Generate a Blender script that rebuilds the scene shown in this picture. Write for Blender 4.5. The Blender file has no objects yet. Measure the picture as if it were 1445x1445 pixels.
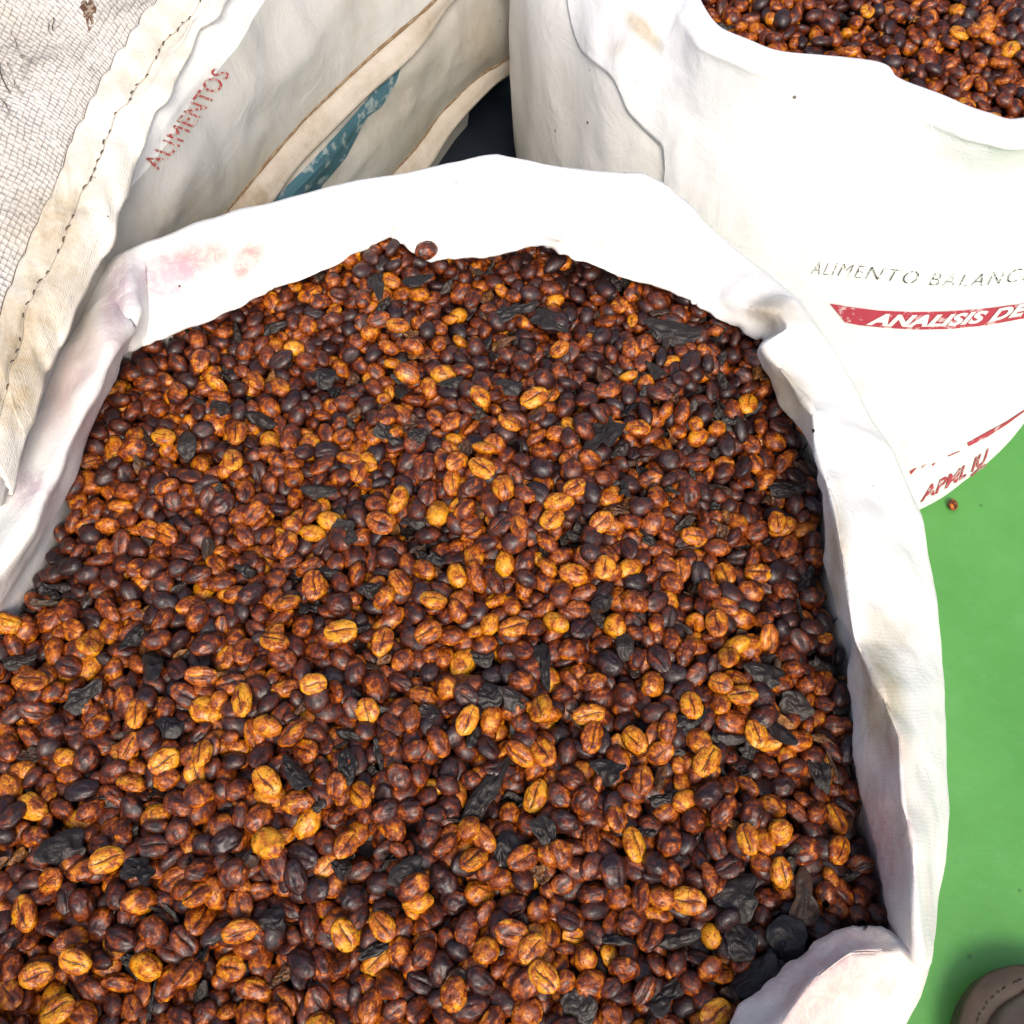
import bpy, math, random
import numpy as np
from mathutils import Vector, Euler, Matrix
from mathutils.bvhtree import BVHTree
random.seed(7); rng = np.random.default_rng(11)
SC = bpy.context.scene
COL = SC.collection
# ------------------------------------------------------------------ camera, sky, sun, exposure
CAMZ = 0.77; PITCH = math.radians(28.0)
cd = bpy.data.cameras.new('camera'); cam = bpy.data.objects.new('camera', cd); COL.objects.link(cam)
cd.lens = 36.0; cd.sensor_width = 36.0; cd.clip_start = 0.01; cd.clip_end = 100
cam.location = (0, 0, CAMZ); cam.rotation_euler = (PITCH, 0, 0); SC.camera = cam
SUN_EL, SUN_AZ = math.radians(48), math.radians(170)      # azimuth clockwise from +Y
w = bpy.data.worlds.new('World'); SC.world = w; w.use_nodes = True
wn = w.node_tree.nodes; sky = wn.new('ShaderNodeTexSky'); sky.sky_type = 'NISHITA'; sky.sun_disc = False
sky.sun_elevation = SUN_EL; sky.sun_rotation = SUN_AZ; sky.dust_density = 5.0
w.node_tree.links.new(sky.outputs[0], wn['Background'].inputs[0]); wn['Background'].inputs[1].default_value = 0.12
sl = bpy.data.lights.new('sun', 'SUN'); sun = bpy.data.objects.new('sun', sl); COL.objects.link(sun)
sl.energy = 1.5; sl.angle = math.radians(25); sl.color = (1.0, 0.93, 0.84)
sd = Vector((math.sin(SUN_AZ)*math.cos(SUN_EL), math.cos(SUN_AZ)*math.cos(SUN_EL), math.sin(SUN_EL)))
sun.rotation_euler = sd.to_track_quat('Z', 'Y').to_euler(); sun.location = sd*5
SC.view_settings.view_transform = 'Standard'; SC.view_settings.look = 'None'
SC.view_settings.exposure = 0.70; SC.view_settings.gamma = 1.0

# ------------------------------------------------------------------ helpers
def ray(px, py):
    xn = (px-722.5)/1445; yn = -(py-722.5)/1445
    c, s = math.cos(PITCH), math.sin(PITCH)
    return np.array([xn, yn*c+s, yn*s-c])
def at(px, py, z):                       # point of the place seen at a pixel, at height z
    d = ray(px, py); t = (CAMZ-z)/-d[2]
    return np.array([d[0]*t, d[1]*t, z])
def pix(P):
    P = np.asarray(P, float); c, s = math.cos(PITCH), math.sin(PITCH)
    y, z = P[..., 1], P[..., 2]-CAMZ
    dep = y*s - z*c; up = y*c + z*s
    dep = np.maximum(dep, 1e-6)
    return P[..., 0]/dep*1445+722.5, 722.5-up/dep*1445, dep
def tag(o, label=None, cat=None, group=None, kind=None):
    if label: o['label'] = label
    if cat: o['category'] = cat
    if group: o['group'] = group
    if kind: o['kind'] = kind
    return o
def thing(name, loc, label, cat, group=None):
    o = bpy.data.objects.new(name, None); COL.objects.link(o); o.location = loc; o.empty_display_size = .02
    return tag(o, label, cat, group)
def link(name, me, mat=None, parent=None):
    o = bpy.data.objects.new(name, me); COL.objects.link(o)
    if mat and len(me.materials) == 0: me.materials.append(mat)
    if parent is not None:
        o.parent = parent; o.location = -Vector(parent.location)
    return o
def fast_mesh(name, V, F, smooth=True):
    V = np.asarray(V, np.float32); F = np.asarray(F, np.int32); k = F.shape[1]
    me = bpy.data.meshes.new(name); me.vertices.add(len(V)); me.vertices.foreach_set('co', V.ravel())
    me.loops.add(F.size); me.loops.foreach_set('vertex_index', F.ravel())
    me.polygons.add(len(F)); me.polygons.foreach_set('loop_start', np.arange(0, F.size, k, dtype=np.int32))
    me.polygons.foreach_set('use_smooth', np.full(len(F), smooth))
    me.update(calc_edges=True); return me
# value noise, vectorised
_perm = rng.permutation(4096)
def _h(i, j, k): return _perm[(_perm[(_perm[i & 4095] + j) & 4095] + k) & 4095]/4095.0
def vn(P):
    P = np.asarray(P, float)+1000; I = np.floor(P).astype(np.int64); f = P-I; f = f*f*(3-2*f)
    i, j, k = I[..., 0], I[..., 1], I[..., 2]; r = 0
    for a in (0, 1):
        for b in (0, 1):
            for c in (0, 1):
                wt = (f[..., 0] if a else 1-f[..., 0])*(f[..., 1] if b else 1-f[..., 1])*(f[..., 2] if c else 1-f[..., 2])
                r = r + wt*_h(i+a, j+b, k+c)
    return r*2-1
def fbm(P, o=3):
    r = 0; a = 1.0
    for q in range(o): r = r + a*vn(P*(2**q)+17.3*q); a *= .5
    return r
def ridge(P, o=3):                       # crumpled paper folds
    r = 0; a = 1.0
    for q in range(o): r = r + a*(1-2*np.abs(vn(P*(1.9**q)+9.1*q))); a *= .5
    return r
_td = rng.normal(size=(8, 3)); _td /= np.linalg.norm(_td, axis=1, keepdims=True); _tp = rng.uniform(0, 9, 8)
def facets(P, f, seed=0.0):              # stiff sheet: flat facets meeting in straight creases
    r = 0; P = np.asarray(P, float); wz = fbm(P*f*.35+seed, 2)
    for k in range(8):
        t = P@_td[k]*f*(.7+.12*k)+_tp[k]+seed+wz*.9
        r = r+np.abs(np.mod(t, 2)-1)*2-1
    return r/8*1.6
def cr(P, n, closed=False, axis=0, soft=1.0):      # Catmull-Rom along an axis, soft 0 = straight runs with creases
    P = np.moveaxis(np.asarray(P, float), axis, 0); K = len(P)
    segs = K if closed else K-1
    idx = lambda i: (i % K) if closed else min(max(i, 0), K-1)
    out = []
    for s in range(segs):
        a, b, c, d = P[idx(s-1)], P[idx(s)], P[idx(s+1)], P[idx(s+2)]
        for q in range(n):
            t = q/n
            out.append(soft*.5*((2*b)+(-a+c)*t+(2*a-5*b+4*c-d)*t*t+(-a+3*b-3*c+d)*t**3)+(1-soft)*(b+(c-b)*t))
    if not closed: out.append(P[-1])
    return np.moveaxis(np.array(out), 0, axis)
def normals(G, closed):
    if closed:
        du = np.roll(G, -1, 1)-np.roll(G, 1, 1)
    else: du = np.gradient(G, axis=1)
    dv = np.gradient(G, axis=0); n = np.cross(du, dv)
    return n/np.maximum(np.linalg.norm(n, axis=2, keepdims=True), 1e-9)
def grid_mesh(name, G, closed=False, attrs=None):
    R, C = G.shape[:2]; cc = C if closed else C-1
    i = np.arange(R-1)[:, None]; j = np.arange(cc)[None]
    a = i*C+j; b = i*C+(j+1) % C; c = (i+1)*C+(j+1) % C; d = (i+1)*C+j
    F = np.stack([a, b, c, d], -1).reshape(-1, 4)
    me = fast_mesh(name, G.reshape(-1, 3), F)
    u = np.cumsum(np.r_[0, np.linalg.norm(np.diff(G, axis=1), axis=2).mean(0)])
    v = np.cumsum(np.r_[0, np.linalg.norm(np.diff(G, axis=0), axis=2).mean(1)])
    if closed: u2 = np.append(u, u[-1]+(u[-1]-u[-2]))
    else: u2 = u
    jj = np.broadcast_to(j, a.shape); ii = np.broadcast_to(i, a.shape)
    U = np.stack([np.stack([u2[jj], v[ii]], -1), np.stack([u2[jj+1], v[ii]], -1),
                  np.stack([u2[jj+1], v[ii+1]], -1), np.stack([u2[jj], v[ii+1]], -1)], 2).reshape(-1, 2)
    uv = me.uv_layers.new(name='uv'); uv.data.foreach_set('uv', U.astype(np.float32).ravel())
    if attrs:
        for k, A in attrs.items():
            at_ = me.attributes.new(k, 'FLOAT_COLOR', 'POINT'); A4 = np.ones((R*C, 4), np.float32); A4[:, :3] = A.reshape(-1, 3)
            at_.data.foreach_set('color', A4.ravel())
    return me
def solid(o, t, off=-1):
    nz = np.zeros(len(o.data.polygons)*3); o.data.polygons.foreach_get('normal', nz)
    if nz[2::3].mean() < 0: off = -off
    m = o.modifiers.new('thickness', 'SOLIDIFY'); m.thickness = t; m.offset = off; return o
def stain_map(G, blobs):                 # blobs: (px, py, radius px, r, g, b amounts) -> stained patches of cloth
    X, Y, _ = pix(G); S = np.zeros(G.shape)
    n1 = .5+.5*fbm(G*60, 3); n2 = .5+.5*fbm(G*25+40, 3)
    for (px, py, rx, ry, ang, a, b, c) in blobs:
        ca, sa = math.cos(math.radians(ang)), math.sin(math.radians(ang))
        dx, dy = X-px, Y-py
        d = np.sqrt(((dx*ca+dy*sa)/rx)**2+((-dx*sa+dy*ca)/ry)**2)
        m = np.clip(1.5-d*1.2-(n1-.5)*.6-(n2-.5)*.5, 0, 1)
        for q, am in enumerate((a, b, c)):
            if am: S[..., q] = np.maximum(S[..., q], m*am)
    return S

# ------------------------------------------------------------------ materials
def new_mat(name):
    m = bpy.data.materials.new(name); m.use_nodes = True; nt = m.node_tree
    b = nt.nodes['Principled BSDF']
    def N(t, **kw):
        n = nt.nodes.new(t)
        for k, v in kw.items():
            if k in n.inputs.keys() if isinstance(k, str) else False: n.inputs[k].default_value = v
            else: setattr(n, k, v)
        return n
    def inp(n, k, v):
        if hasattr(v, 'is_linked') or isinstance(v, bpy.types.NodeSocket): nt.links.new(v, n.inputs[k])
        else: n.inputs[k].default_value = v
    def math_(op, a, c=0.0, d=None, clamp=False):
        n = nt.nodes.new('ShaderNodeMath'); n.operation = op; n.use_clamp = clamp
        inp(n, 0, a); inp(n, 1, c)
        if d is not None: inp(n, 2, d)
        return n.outputs[0]
    def mix(f, a, c, blend='MIX'):
        n = nt.nodes.new('ShaderNodeMix'); n.data_type = 'RGBA'; n.blend_type = blend
        inp(n, 0, f); inp(n, 6, a if not isinstance(a, tuple) else (*a, 1)); inp(n, 7, c if not isinstance(c, tuple) else (*c, 1))
        return n.outputs[2]
    def noise(vec, scale, detail=3, rough=.5, dist=0.0):
        n = nt.nodes.new('ShaderNodeTexNoise'); inp(n, 'Vector', vec); inp(n, 'Scale', scale); inp(n, 'Detail', detail)
        inp(n, 'Roughness', rough); inp(n, 'Distortion', dist); return n.outputs[0]
    def step(x, lo, hi):
        n = nt.nodes.new('ShaderNodeMapRange'); n.interpolation_type = 'SMOOTHSTEP'; inp(n, 0, x); inp(n, 1, lo); inp(n, 2, hi)
        return n.outputs[0]
    def ramp(x, stops):
        n = nt.nodes.new('ShaderNodeValToRGB'); e = n.color_ramp.elements
        while len(e) < len(stops): e.new(0.5)
        for q, (p, c) in enumerate(stops): e[q].position = p; e[q].color = (*c, 1)
        inp(n, 0, x); return n.outputs[0]
    def bump(h, strength, dist, prev=None):
        n = nt.nodes.new('ShaderNodeBump'); inp(n, 'Height', h); inp(n, 'Strength', strength); inp(n, 'Distance', dist)
        if prev is not None: inp(n, 'Normal', prev)
        return n.outputs[0]
    def attr(name, kind='GEOMETRY'):
        n = nt.nodes.new('ShaderNodeAttribute'); n.attribute_name = name; n.attribute_type = kind; return n
    class K: pass
    k = K(); k.m = m; k.nt = nt; k.b = b; k.inp = inp; k.math = math_; k.mix = mix; k.noise = noise; k.step = step
    k.ramp = ramp; k.bump = bump; k.attr = attr
    k.set = lambda key, v: inp(b, key, v)
    return k
def cloth_mat(name, base, weave=.25, weave_mm=1.6, dirt=.25, dirt_col=(.42, .34, .22), speck=.5, rough=.55, wcol=0.0, glossy=.3):
    k = new_mat(name); nt = k.nt
    geo = nt.nodes.new('ShaderNodeNewGeometry'); P = geo.outputs['Position']
    uvn = nt.nodes.new('ShaderNodeUVMap'); sep = nt.nodes.new('ShaderNodeSeparateXYZ'); k.inp(sep, 0, uvn.outputs[0])
    wob = k.noise(P, 110, 3)
    f = 2*math.pi/(weave_mm*1e-3)
    # interlaced tapes: warp over weft in a chequer of rounded tapes
    u = k.math('ADD', k.math('MULTIPLY', sep.outputs[0], f/2), k.math('MULTIPLY', wob, 3.6))
    v = k.math('ADD', k.math('MULTIPLY', sep.outputs[1], f/2), k.math('MULTIPLY', wob, 3.6))
    su, sv = k.math('SINE', u), k.math('SINE', v)
    chk = k.math('MULTIPLY', su, sv)
    au = k.math('POWER', k.math('ABSOLUTE', su), .6); av = k.math('POWER', k.math('ABSOLUTE', sv), .6)
    tapes = k.math('ADD', k.math('MULTIPLY', au, av), k.math('MULTIPLY', chk, .35))
    cr1 = k.noise(P, 35, 5, .6, .6); cr2 = k.noise(P, 140, 3, .6)
    st = k.attr('stain'); s3 = nt.nodes.new('ShaderNodeSeparateColor'); k.inp(s3, 0, st.outputs['Color'])
    big = k.noise(P, 14, 5, .6); fine = k.noise(P, 160, 4, .7)
    dm = k.math('MULTIPLY', k.step(k.math('ADD', big, k.math('MULTIPLY', fine, .35)), .55, .95), dirt)
    dm = k.math('ADD', dm, k.math('MULTIPLY', s3.outputs[2], k.math('ADD', .45, k.math('MULTIPLY', fine, 1.0))), clamp=True)
    c = k.mix(dm, base, dirt_col)
    brk = k.step(k.noise(P, 150, 6, .8, .8), .38, .58)
    c = k.mix(k.math('MULTIPLY', k.math('MULTIPLY', s3.outputs[0], 1.0), k.math('ADD', .55, k.math('MULTIPLY', brk, .45))), c, (.54, .29, .27))
    c = k.mix(k.math('MULTIPLY', k.math('MULTIPLY', s3.outputs[1], 1.0), k.math('ADD', .25, k.math('MULTIPLY', brk, .75))), c, (.40, .29, .38))
    if wcol:
        c = k.mix(k.math('MULTIPLY', k.step(k.noise(P, 26, 5, .7, 1.0), .50, .66), .55), c, (.30, .27, .25))
        c = k.mix(k.math('MULTIPLY', k.math('MULTIPLY', k.math('SUBTRACT', 1.0, k.step(tapes, -.1, .5)), k.step(fine, .36, .54)), wcol), c, (.16, .13, .11))
    # fly specks of dark dust
    vo = nt.nodes.new('ShaderNodeTexVoronoi'); k.inp(vo, 'Vector', P); k.inp(vo, 'Scale', 110)
    sc = nt.nodes.new('ShaderNodeSeparateColor'); k.inp(sc, 0, vo.outputs['Color'])
    dot = k.math('LESS_THAN', vo.outputs['Distance'], k.math('MULTIPLY', sc.outputs[1], .13))
    dot = k.math('MULTIPLY', dot, k.math('LESS_THAN', sc.outputs[0], .10*speck*2))
    dot = k.math('MULTIPLY', dot, k.step(k.noise(P, 9, 2), .42, .56))
    c = k.mix(dot, c, (.05, .03, .02))
    k.set('Base Color', c); k.set('Roughness', rough); k.set('Specular IOR Level', glossy)
    n = k.bump(cr1, .35, .004); n = k.bump(cr2, .25, .0006, n)
    n = k.bump(tapes, weave, .0004, n); k.set('Normal', n)
    return k.m
WHITE = (.80, .80, .79)
M_sack = cloth_mat('white_woven_plastic', (.80, .79, .76), dirt=.12, speck=.6, weave=.14, dirt_col=(.44, .37, .26))
M_sack2 = cloth_mat('white_panel_plastic', (.82, .82, .82), dirt=.0, speck=.08, weave=.2)
M_sideshade = cloth_mat('shaded_sack_side', (.49, .48, .45), dirt=.6, dirt_col=(.40, .35, .26), speck=.3, weave=.15)  # closed sack's side cloth with its shade put into the grey, plus dirt
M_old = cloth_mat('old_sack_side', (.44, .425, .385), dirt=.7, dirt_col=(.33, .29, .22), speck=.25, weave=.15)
M_band = cloth_mat('cream_hem_cloth', (.80, .77, .69), dirt=.6, dirt_col=(.50, .40, .26), speck=1.6, weave=.35)
M_net = cloth_mat('coarse_weave', (.70, .66, .60), weave=1.0, weave_mm=3.4, dirt=.5, dirt_col=(.46, .40, .31), speck=.8, wcol=1.0)
M_hem2 = cloth_mat('beige_hem_cloth', (.50, .45, .38), dirt=.8, dirt_col=(.30, .23, .15), speck=1.2, weave=.1)

def flat_mat(name, col, rough=.6, worn=0.0, worn_scale=200, under=WHITE, spec=.3, bump=.0, thr=.5):
    k = new_mat(name); g = k.nt.nodes.new('ShaderNodeNewGeometry'); P = g.outputs['Position']
    n1 = k.noise(P, worn_scale, 4, .6); n2 = k.noise(P, 60, 3, .5)
    c = k.mix(k.math('MULTIPLY', n2, .4), col, tuple(min(1, x*.6) for x in col))
    if worn: c = k.mix(k.math('MULTIPLY', k.step(n1, thr-.03, thr+.05), worn), c, under)
    k.set('Base Color', c); k.set('Roughness', rough); k.set('Specular IOR Level', spec)
    if bump: k.set('Normal', k.bump(n1, bump, .0006))
    return k.m
M_red = flat_mat('red_print', (.46, .05, .085), worn=.45, worn_scale=140, thr=.58)
M_redtext = flat_mat('red_print_dull', (.42, .07, .06), worn=.8, worn_scale=420, under=(.60, .57, .50), thr=.52)
M_black = flat_mat('black_print', (.05, .05, .05), worn=1.0, worn_scale=420, thr=.53, under=(.82, .82, .82))
M_whiteink = flat_mat('white_print', (.82, .80, .80))
M_teal = flat_mat('teal_print', (.05, .13, .16), worn=.75, worn_scale=110, under=(.30, .34, .33), thr=.56)
M_thread = flat_mat('dirty_thread', (.11, .085, .06), rough=.8)
M_brownline = flat_mat('brown_grime_seam', (.20, .12, .06), rough=.8, worn=.35, under=(.4, .32, .22))
M_fray = flat_mat('frayed_tape', (.50, .46, .40), rough=.5, worn=.7, under=(.13, .10, .08))

def floor_mat():
    k = new_mat('green_floor_paint'); g = k.nt.nodes.new('ShaderNodeNewGeometry'); P = g.outputs['Position']
    a = k.noise(P, 7, 5, .6); b = k.noise(P, 60, 5, .65); c3 = k.noise(P, 260, 3, .6)
    c = k.mix(k.step(a, .3, .7), (.075, .255, .052), (.095, .30, .070))
    c = k.mix(k.math('MULTIPLY', k.step(b, .5, .8), .35), c, (.11, .32, .12))
    vo = k.nt.nodes.new('ShaderNodeTexVoronoi'); k.inp(vo, 'Vector', P); k.inp(vo, 'Scale', 45)
    sc = k.nt.nodes.new('ShaderNodeSeparateColor'); k.inp(sc, 0, vo.outputs['Color'])
    dot = k.math('MULTIPLY', k.math('LESS_THAN', vo.outputs['Distance'], k.math('MULTIPLY', sc.outputs[1], .10)), k.math('LESS_THAN', sc.outputs[0], .3))
    c = k.mix(k.math('MULTIPLY', dot, .6), c, (.03, .10, .03))
    scf = k.noise(P, 22, 6, .75, 1.5); c = k.mix(k.math('MULTIPLY', k.step(scf, .60, .68), .3), c, (.14, .34, .13))
    c = k.mix(k.math('MULTIPLY', k.step(k.noise(P, 500, 3, .7), .66, .74), .5), c, (.03, .11, .03))
    k.set('Base Color', c); k.set('Roughness', k.math('ADD', .30, k.math('MULTIPLY', b, .25)))
    n = k.bump(a, .3, .01); n = k.bump(b, .22, .002, n); n = k.bump(c3, .12, .0005, n); k.set('Normal', n)
    return k.m
M_floor = floor_mat()

def bean_mat():
    k = new_mat('sticky_dried_bean'); nt = k.nt
    oi = nt.nodes.new('ShaderNodeObjectInfo'); so = nt.nodes.new('ShaderNodeSeparateColor'); k.inp(so, 0, oi.outputs['Color'])
    tone = k.math('ADD', so.outputs[0], k.attr('tone').outputs['Fac'])
    rnd = k.math('ADD', so.outputs[1], k.attr('rnd').outputs['Fac'])
    lco = k.attr('lco').outputs['Vector']; groove = k.attr('groove').outputs['Fac']
    off = nt.nodes.new('ShaderNodeCombineXYZ')
    for q, mu in enumerate((171., 93., 57.)): k.inp(off, q, k.math('MULTIPLY', rnd, mu))
    va = nt.nodes.new('ShaderNodeVectorMath'); va.operation = 'ADD'; k.inp(va, 0, lco); k.inp(va, 1, off.outputs[0]); P = va.outputs[0]
    n1 = k.noise(P, .26, 4, .6, .5); n2 = k.noise(P, .9, 4, .65, .3); n3 = k.noise(P, 3.0, 3, .6)
    v = k.math('ADD', tone, k.math('MULTIPLY', k.math('SUBTRACT', n1, .5), 1.7))
    v = k.math('ADD', v, k.math('MULTIPLY', k.math('SUBTRACT', n2, .5), .72))
    v = k.math('ADD', v, k.math('MULTIPLY', k.math('SUBTRACT', n3, .5), .12))
    sl3 = nt.nodes.new('ShaderNodeSeparateXYZ'); k.inp(sl3, 0, lco)
    yc = k.math('MULTIPLY', k.math('SINE', k.math('MULTIPLY', sl3.outputs[0], .533)), .38)
    wob = k.math('MULTIPLY', k.math('SUBTRACT', k.noise(P, .8, 3, .6), .5), 1.1)
    sl_ = k.math('ABSOLUTE', k.math('ADD', k.math('SUBTRACT', sl3.outputs[1], yc), wob))
    seam = k.math('MULTIPLY', k.math('SUBTRACT', 1.0, k.step(sl_, .12, .42)), k.step(groove, .12, .4))
    v = k.math('SUBTRACT', v, k.math('MULTIPLY', groove, .10))
    col = k.ramp(v, [(.0, (.012, .005, .006)), (.22, (.030, .008, .006)), (.40, (.068, .013, .005)), (.56, (.160, .026, .003)),
                     (.70, (.36, .078, .003)), (.86, (.55, .165, .004)), (1.0, (.70, .30, .010))])
    # crackle lines in the dried skin
    dn = nt.nodes.new('ShaderNodeTexNoise'); k.inp(dn, 'Vector', P); k.inp(dn, 'Scale', .5); k.inp(dn, 'Detail', 2.0)
    vm = nt.nodes.new('ShaderNodeVectorMath'); vm.operation = 'MULTIPLY_ADD'; k.inp(vm, 0, dn.outputs['Color']); vm.inputs[1].default_value = (3, 3, 3); k.inp(vm, 2, P)
    sca = nt.nodes.new('ShaderNodeVectorMath'); sca.operation = 'MULTIPLY'; k.inp(sca, 0, vm.outputs[0]); sca.inputs[1].default_value = (.28, .5, .4)
    vo = nt.nodes.new('ShaderNodeTexVoronoi'); vo.feature = 'DISTANCE_TO_EDGE'; k.inp(vo, 'Vector', sca.outputs[0]); k.inp(vo, 'Scale', 1.0)
    crack = k.math('SUBTRACT', 1.0, k.step(vo.outputs['Distance'], .008, .045))
    crack = k.math('MULTIPLY', crack, k.step(k.noise(P, .45, 2), .42, .52))
    crack = k.math('MULTIPLY', crack, k.step(v, .5, .72))
    ck = k.math('MAXIMUM', crack, seam)
    col = k.mix(k.math('MULTIPLY', ck, .9), col, (.030, .010, .006))
    # dusty bloom on the dark skins
    bloom = k.math('MULTIPLY', k.math('SUBTRACT', 1.0, k.step(v, .15, .45)), k.step(k.noise(P, .6, 4, .7), .45, .7))
    col = k.mix(k.math('MULTIPLY', bloom, .30), col, (.070, .042, .050))
    k.set('Base Color', col); k.set('Roughness', k.math('ADD', .20, k.math('MULTIPLY', n2, .26)))
    k.set('Specular IOR Level', .45); k.set('Coat Weight', .22); k.set('Coat Roughness', .16)
    n = k.bump(n2, .45, .0007); n = k.bump(k.math('SUBTRACT', n3, k.math('MULTIPLY', ck, 1.5)), .5, .0003, n); k.set('Normal', n)
    return k.m
M_bean = bean_mat()
def husk_mat():
    k = new_mat('leathery_black_skin'); nt = k.nt
    oi = nt.nodes.new('ShaderNodeObjectInfo'); so = nt.nodes.new('ShaderNodeSeparateColor'); k.inp(so, 0, oi.outputs['Color'])
    tone = k.math('ADD', so.outputs[0], k.attr('tone').outputs['Fac']); rnd = k.math('ADD', so.outputs[1], k.attr('rnd').outputs['Fac'])
    lco = k.attr('lco').outputs['Vector']; off = nt.nodes.new('ShaderNodeCombineXYZ')
    for q, mu in enumerate((71., 93., 57.)): k.inp(off, q, k.math('MULTIPLY', rnd, mu))
    va = nt.nodes.new('ShaderNodeVectorMath'); va.operation = 'ADD'; k.inp(va, 0, lco); k.inp(va, 1, off.outputs[0]); P = va.outputs[0]
    n1 = k.noise(P, .22, 4, .6); n2 = k.noise(P, 1.1, 4, .65)
    v = k.math('ADD', tone, k.math('MULTIPLY', k.math('SUBTRACT', n1, .5), .7)); v = k.math('ADD', v, k.math('MULTIPLY', k.math('SUBTRACT', n2, .5), .4))
    col = k.ramp(v, [(0, (.007, .0055, .006)), (.35, (.020, .015, .013)), (.6, (.036, .028, .023)), (.85, (.09, .036, .014)), (1, (.3, .12, .02))])
    k.set('Base Color', col); k.set('Roughness', k.math('ADD', .28, k.math('MULTIPLY', n1, .35))); k.set('Specular IOR Level', .4)
    n = k.bump(n1, .6, .0015); n = k.bump(n2, .4, .0004, n); k.set('Normal', n)
    return k.m
M_husk = husk_mat()
def leather_mat(name, a, b2, rough=.5):
    k = new_mat(name); g = k.nt.nodes.new('ShaderNodeNewGeometry'); P = g.outputs['Position']
    n1 = k.noise(P, 30, 5, .6); n2 = k.noise(P, 350, 4, .6)
    k.set('Base Color', k.mix(k.step(n1, .35, .7), a, b2)); k.set('Roughness', rough)
    k.set('Normal', k.bump(n2, .35, .0004, k.bump(n1, .2, .002))); return k.m
M_leather = leather_mat('mauve_brown_leather', (.055, .038, .033), (.085, .060, .052), .34)
M_welt = leather_mat('worn_brown_welt', (.030, .019, .012), (.058, .038, .024), .6)
M_sole = leather_mat('dark_rubber', (.04, .03, .022), (.07, .05, .04), .7)
M_gapshade = flat_mat('gap_shade_navy', (.012, .017, .028), rough=.45, spec=.4)  # near-black navy that puts the gap's shade into colour

# ------------------------------------------------------------------ floor
fl = fast_mesh('floor', [(-4, -4, 0), (4, -4, 0), (4, 4, 0), (-4, 4, 0)], [(0, 1, 2, 3)], False)
tag(link('floor', fl, M_floor), kind='structure')

# ------------------------------------------------------------------ front sack
# stations round the mouth: inner contact (px,py,z), crest (px,py,z), outer edge (px,py,z)
ST = [
 ((-150,1080,.375),(-200,1045,.405),(-300,950,.36)),
 ((0,862,.375),(-28,838,.408),(-120,740,.37)),
 ((60,765,.375),(38,745,.410),(-60,650,.37)),
 ((112,652,.375),(90,636,.412),(0,560,.37)),
 ((150,562,.376),(134,545,.414),(55,485,.375)),
 ((172,505,.377),(160,488,.416),(100,428,.38)),
 ((178,494,.378),(180,458,.408),(146,378,.39)),
 ((186,492,.380),(190,438,.410),(181,356,.404)),
 ((205,484,.380),(205,452,.398),(212,341,.405)),
 ((240,472,.380),(240,450,.396),(250,329,.408)),
 ((310,445,.380),(310,424,.396),(310,309,.410)),
 ((372,418,.380),(372,394,.398),(368,292,.412)),
 ((392,407,.380),(398,380,.402),(384,288,.410)),
 ((470,374,.380),(470,352,.396),(470,264,.410)),
 ((530,346,.380),(532,326,.396),(540,251,.411)),
 ((552,334,.382),(560,318,.400),(570,246,.411)),
 ((575,352,.381),(580,330,.398),(598,240,.412)),
 ((604,368,.379),(604,350,.393),(628,232,.412)),
 ((636,366,.379),(638,350,.393),(662,224,.413)),
 ((690,361,.380),(695,343,.395),(702,217,.414)),
 ((752,350,.381),(755,330,.398),(765,231,.412)),
 ((775,352,.382),(790,335,.402),(815,237,.411)),
 ((800,366,.380),(812,347,.395),(860,243,.410)),
 ((850,384,.379),(862,360,.395),(905,246,.409)),
 ((918,402,.379),(930,380,.395),(938,262,.405)),
 ((975,424,.379),(985,402,.396),(1000,320,.402)),
 ((988,436,.380),(1000,408,.402),(1030,345,.400)),
 ((1030,458,.378),(1050,430,.402),(1080,385,.398)),
 ((1066,477,.376),(1100,440,.410),(1128,425,.394)),
 ((1078,482,.375),(1112,462,.412),(1160,470,.390)),
 ((1072,500,.374),(1080,490,.404),(1190,520,.385)),
 ((1094,556,.371),(1120,545,.405),(1230,590,.380)),
 ((1122,606,.369),(1145,580,.407),(1262,640,.374)),
 ((1146,640,.368),(1150,632,.402),(1285,690,.368)),
 ((1156,700,.366),(1170,690,.404),(1303,738,.364)),
 ((1164,790,.365),(1186,760,.408),(1318,815,.360)),
 ((1180,866,.365),(1200,850,.408),(1325,880,.356)),
 ((1199,898,.366),(1208,904,.402),(1328,930,.354)),
 ((1197,968,.364),(1246,980,.410),(1333,985,.352)),
 ((1204,1040,.363),(1270,1040,.413),(1336,1045,.350)),
 ((1217,1123,.363),(1276,1130,.412),(1335,1138,.350)),
 ((1234,1190,.364),(1290,1195,.410),(1331,1215,.350)),
 ((1252,1285,.368),(1292,1292,.408),(1321,1293,.350)),
 ((1262,1318,.371),(1296,1352,.400),(1308,1360,.352)),
 ((1240,1306,.374),(1272,1345,.388),(1296,1405,.352)),
 ((1172,1307,.382),(1205,1345,.401),(1277,1440,.350)),
 ((1112,1350,.381),(1150,1385,.404),(1240,1500,.345)),
 ((1066,1398,.379),(1110,1440,.404),(1195,1560,.340)),
 ((1025,1447,.378),(1065,1495,.403),(1130,1625,.340)),
 ((930,1550,.378),(960,1600,.403),(990,1760,.340)),
 ((720,1640,.378),(730,1700,.403),(730,1860,.340)),
 ((420,1640,.378),(410,1700,.403),(370,1840,.340)),
 ((120,1560,.378),(90,1610,.403),(0,1730,.340)),
 ((-100,1390,.377),(-140,1420,.403),(-260,1480,.345)),
 ((-190,1230,.376),(-240,1220,.404),(-350,1220,.35)),
]
IN = np.array([at(s[0][0], s[0][1], s[0][2]+.008) for s in ST]); CRE = np.array([at(*s[1]) for s in ST]); OUT = np.array([at(*s[2]) for s in ST])
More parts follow.
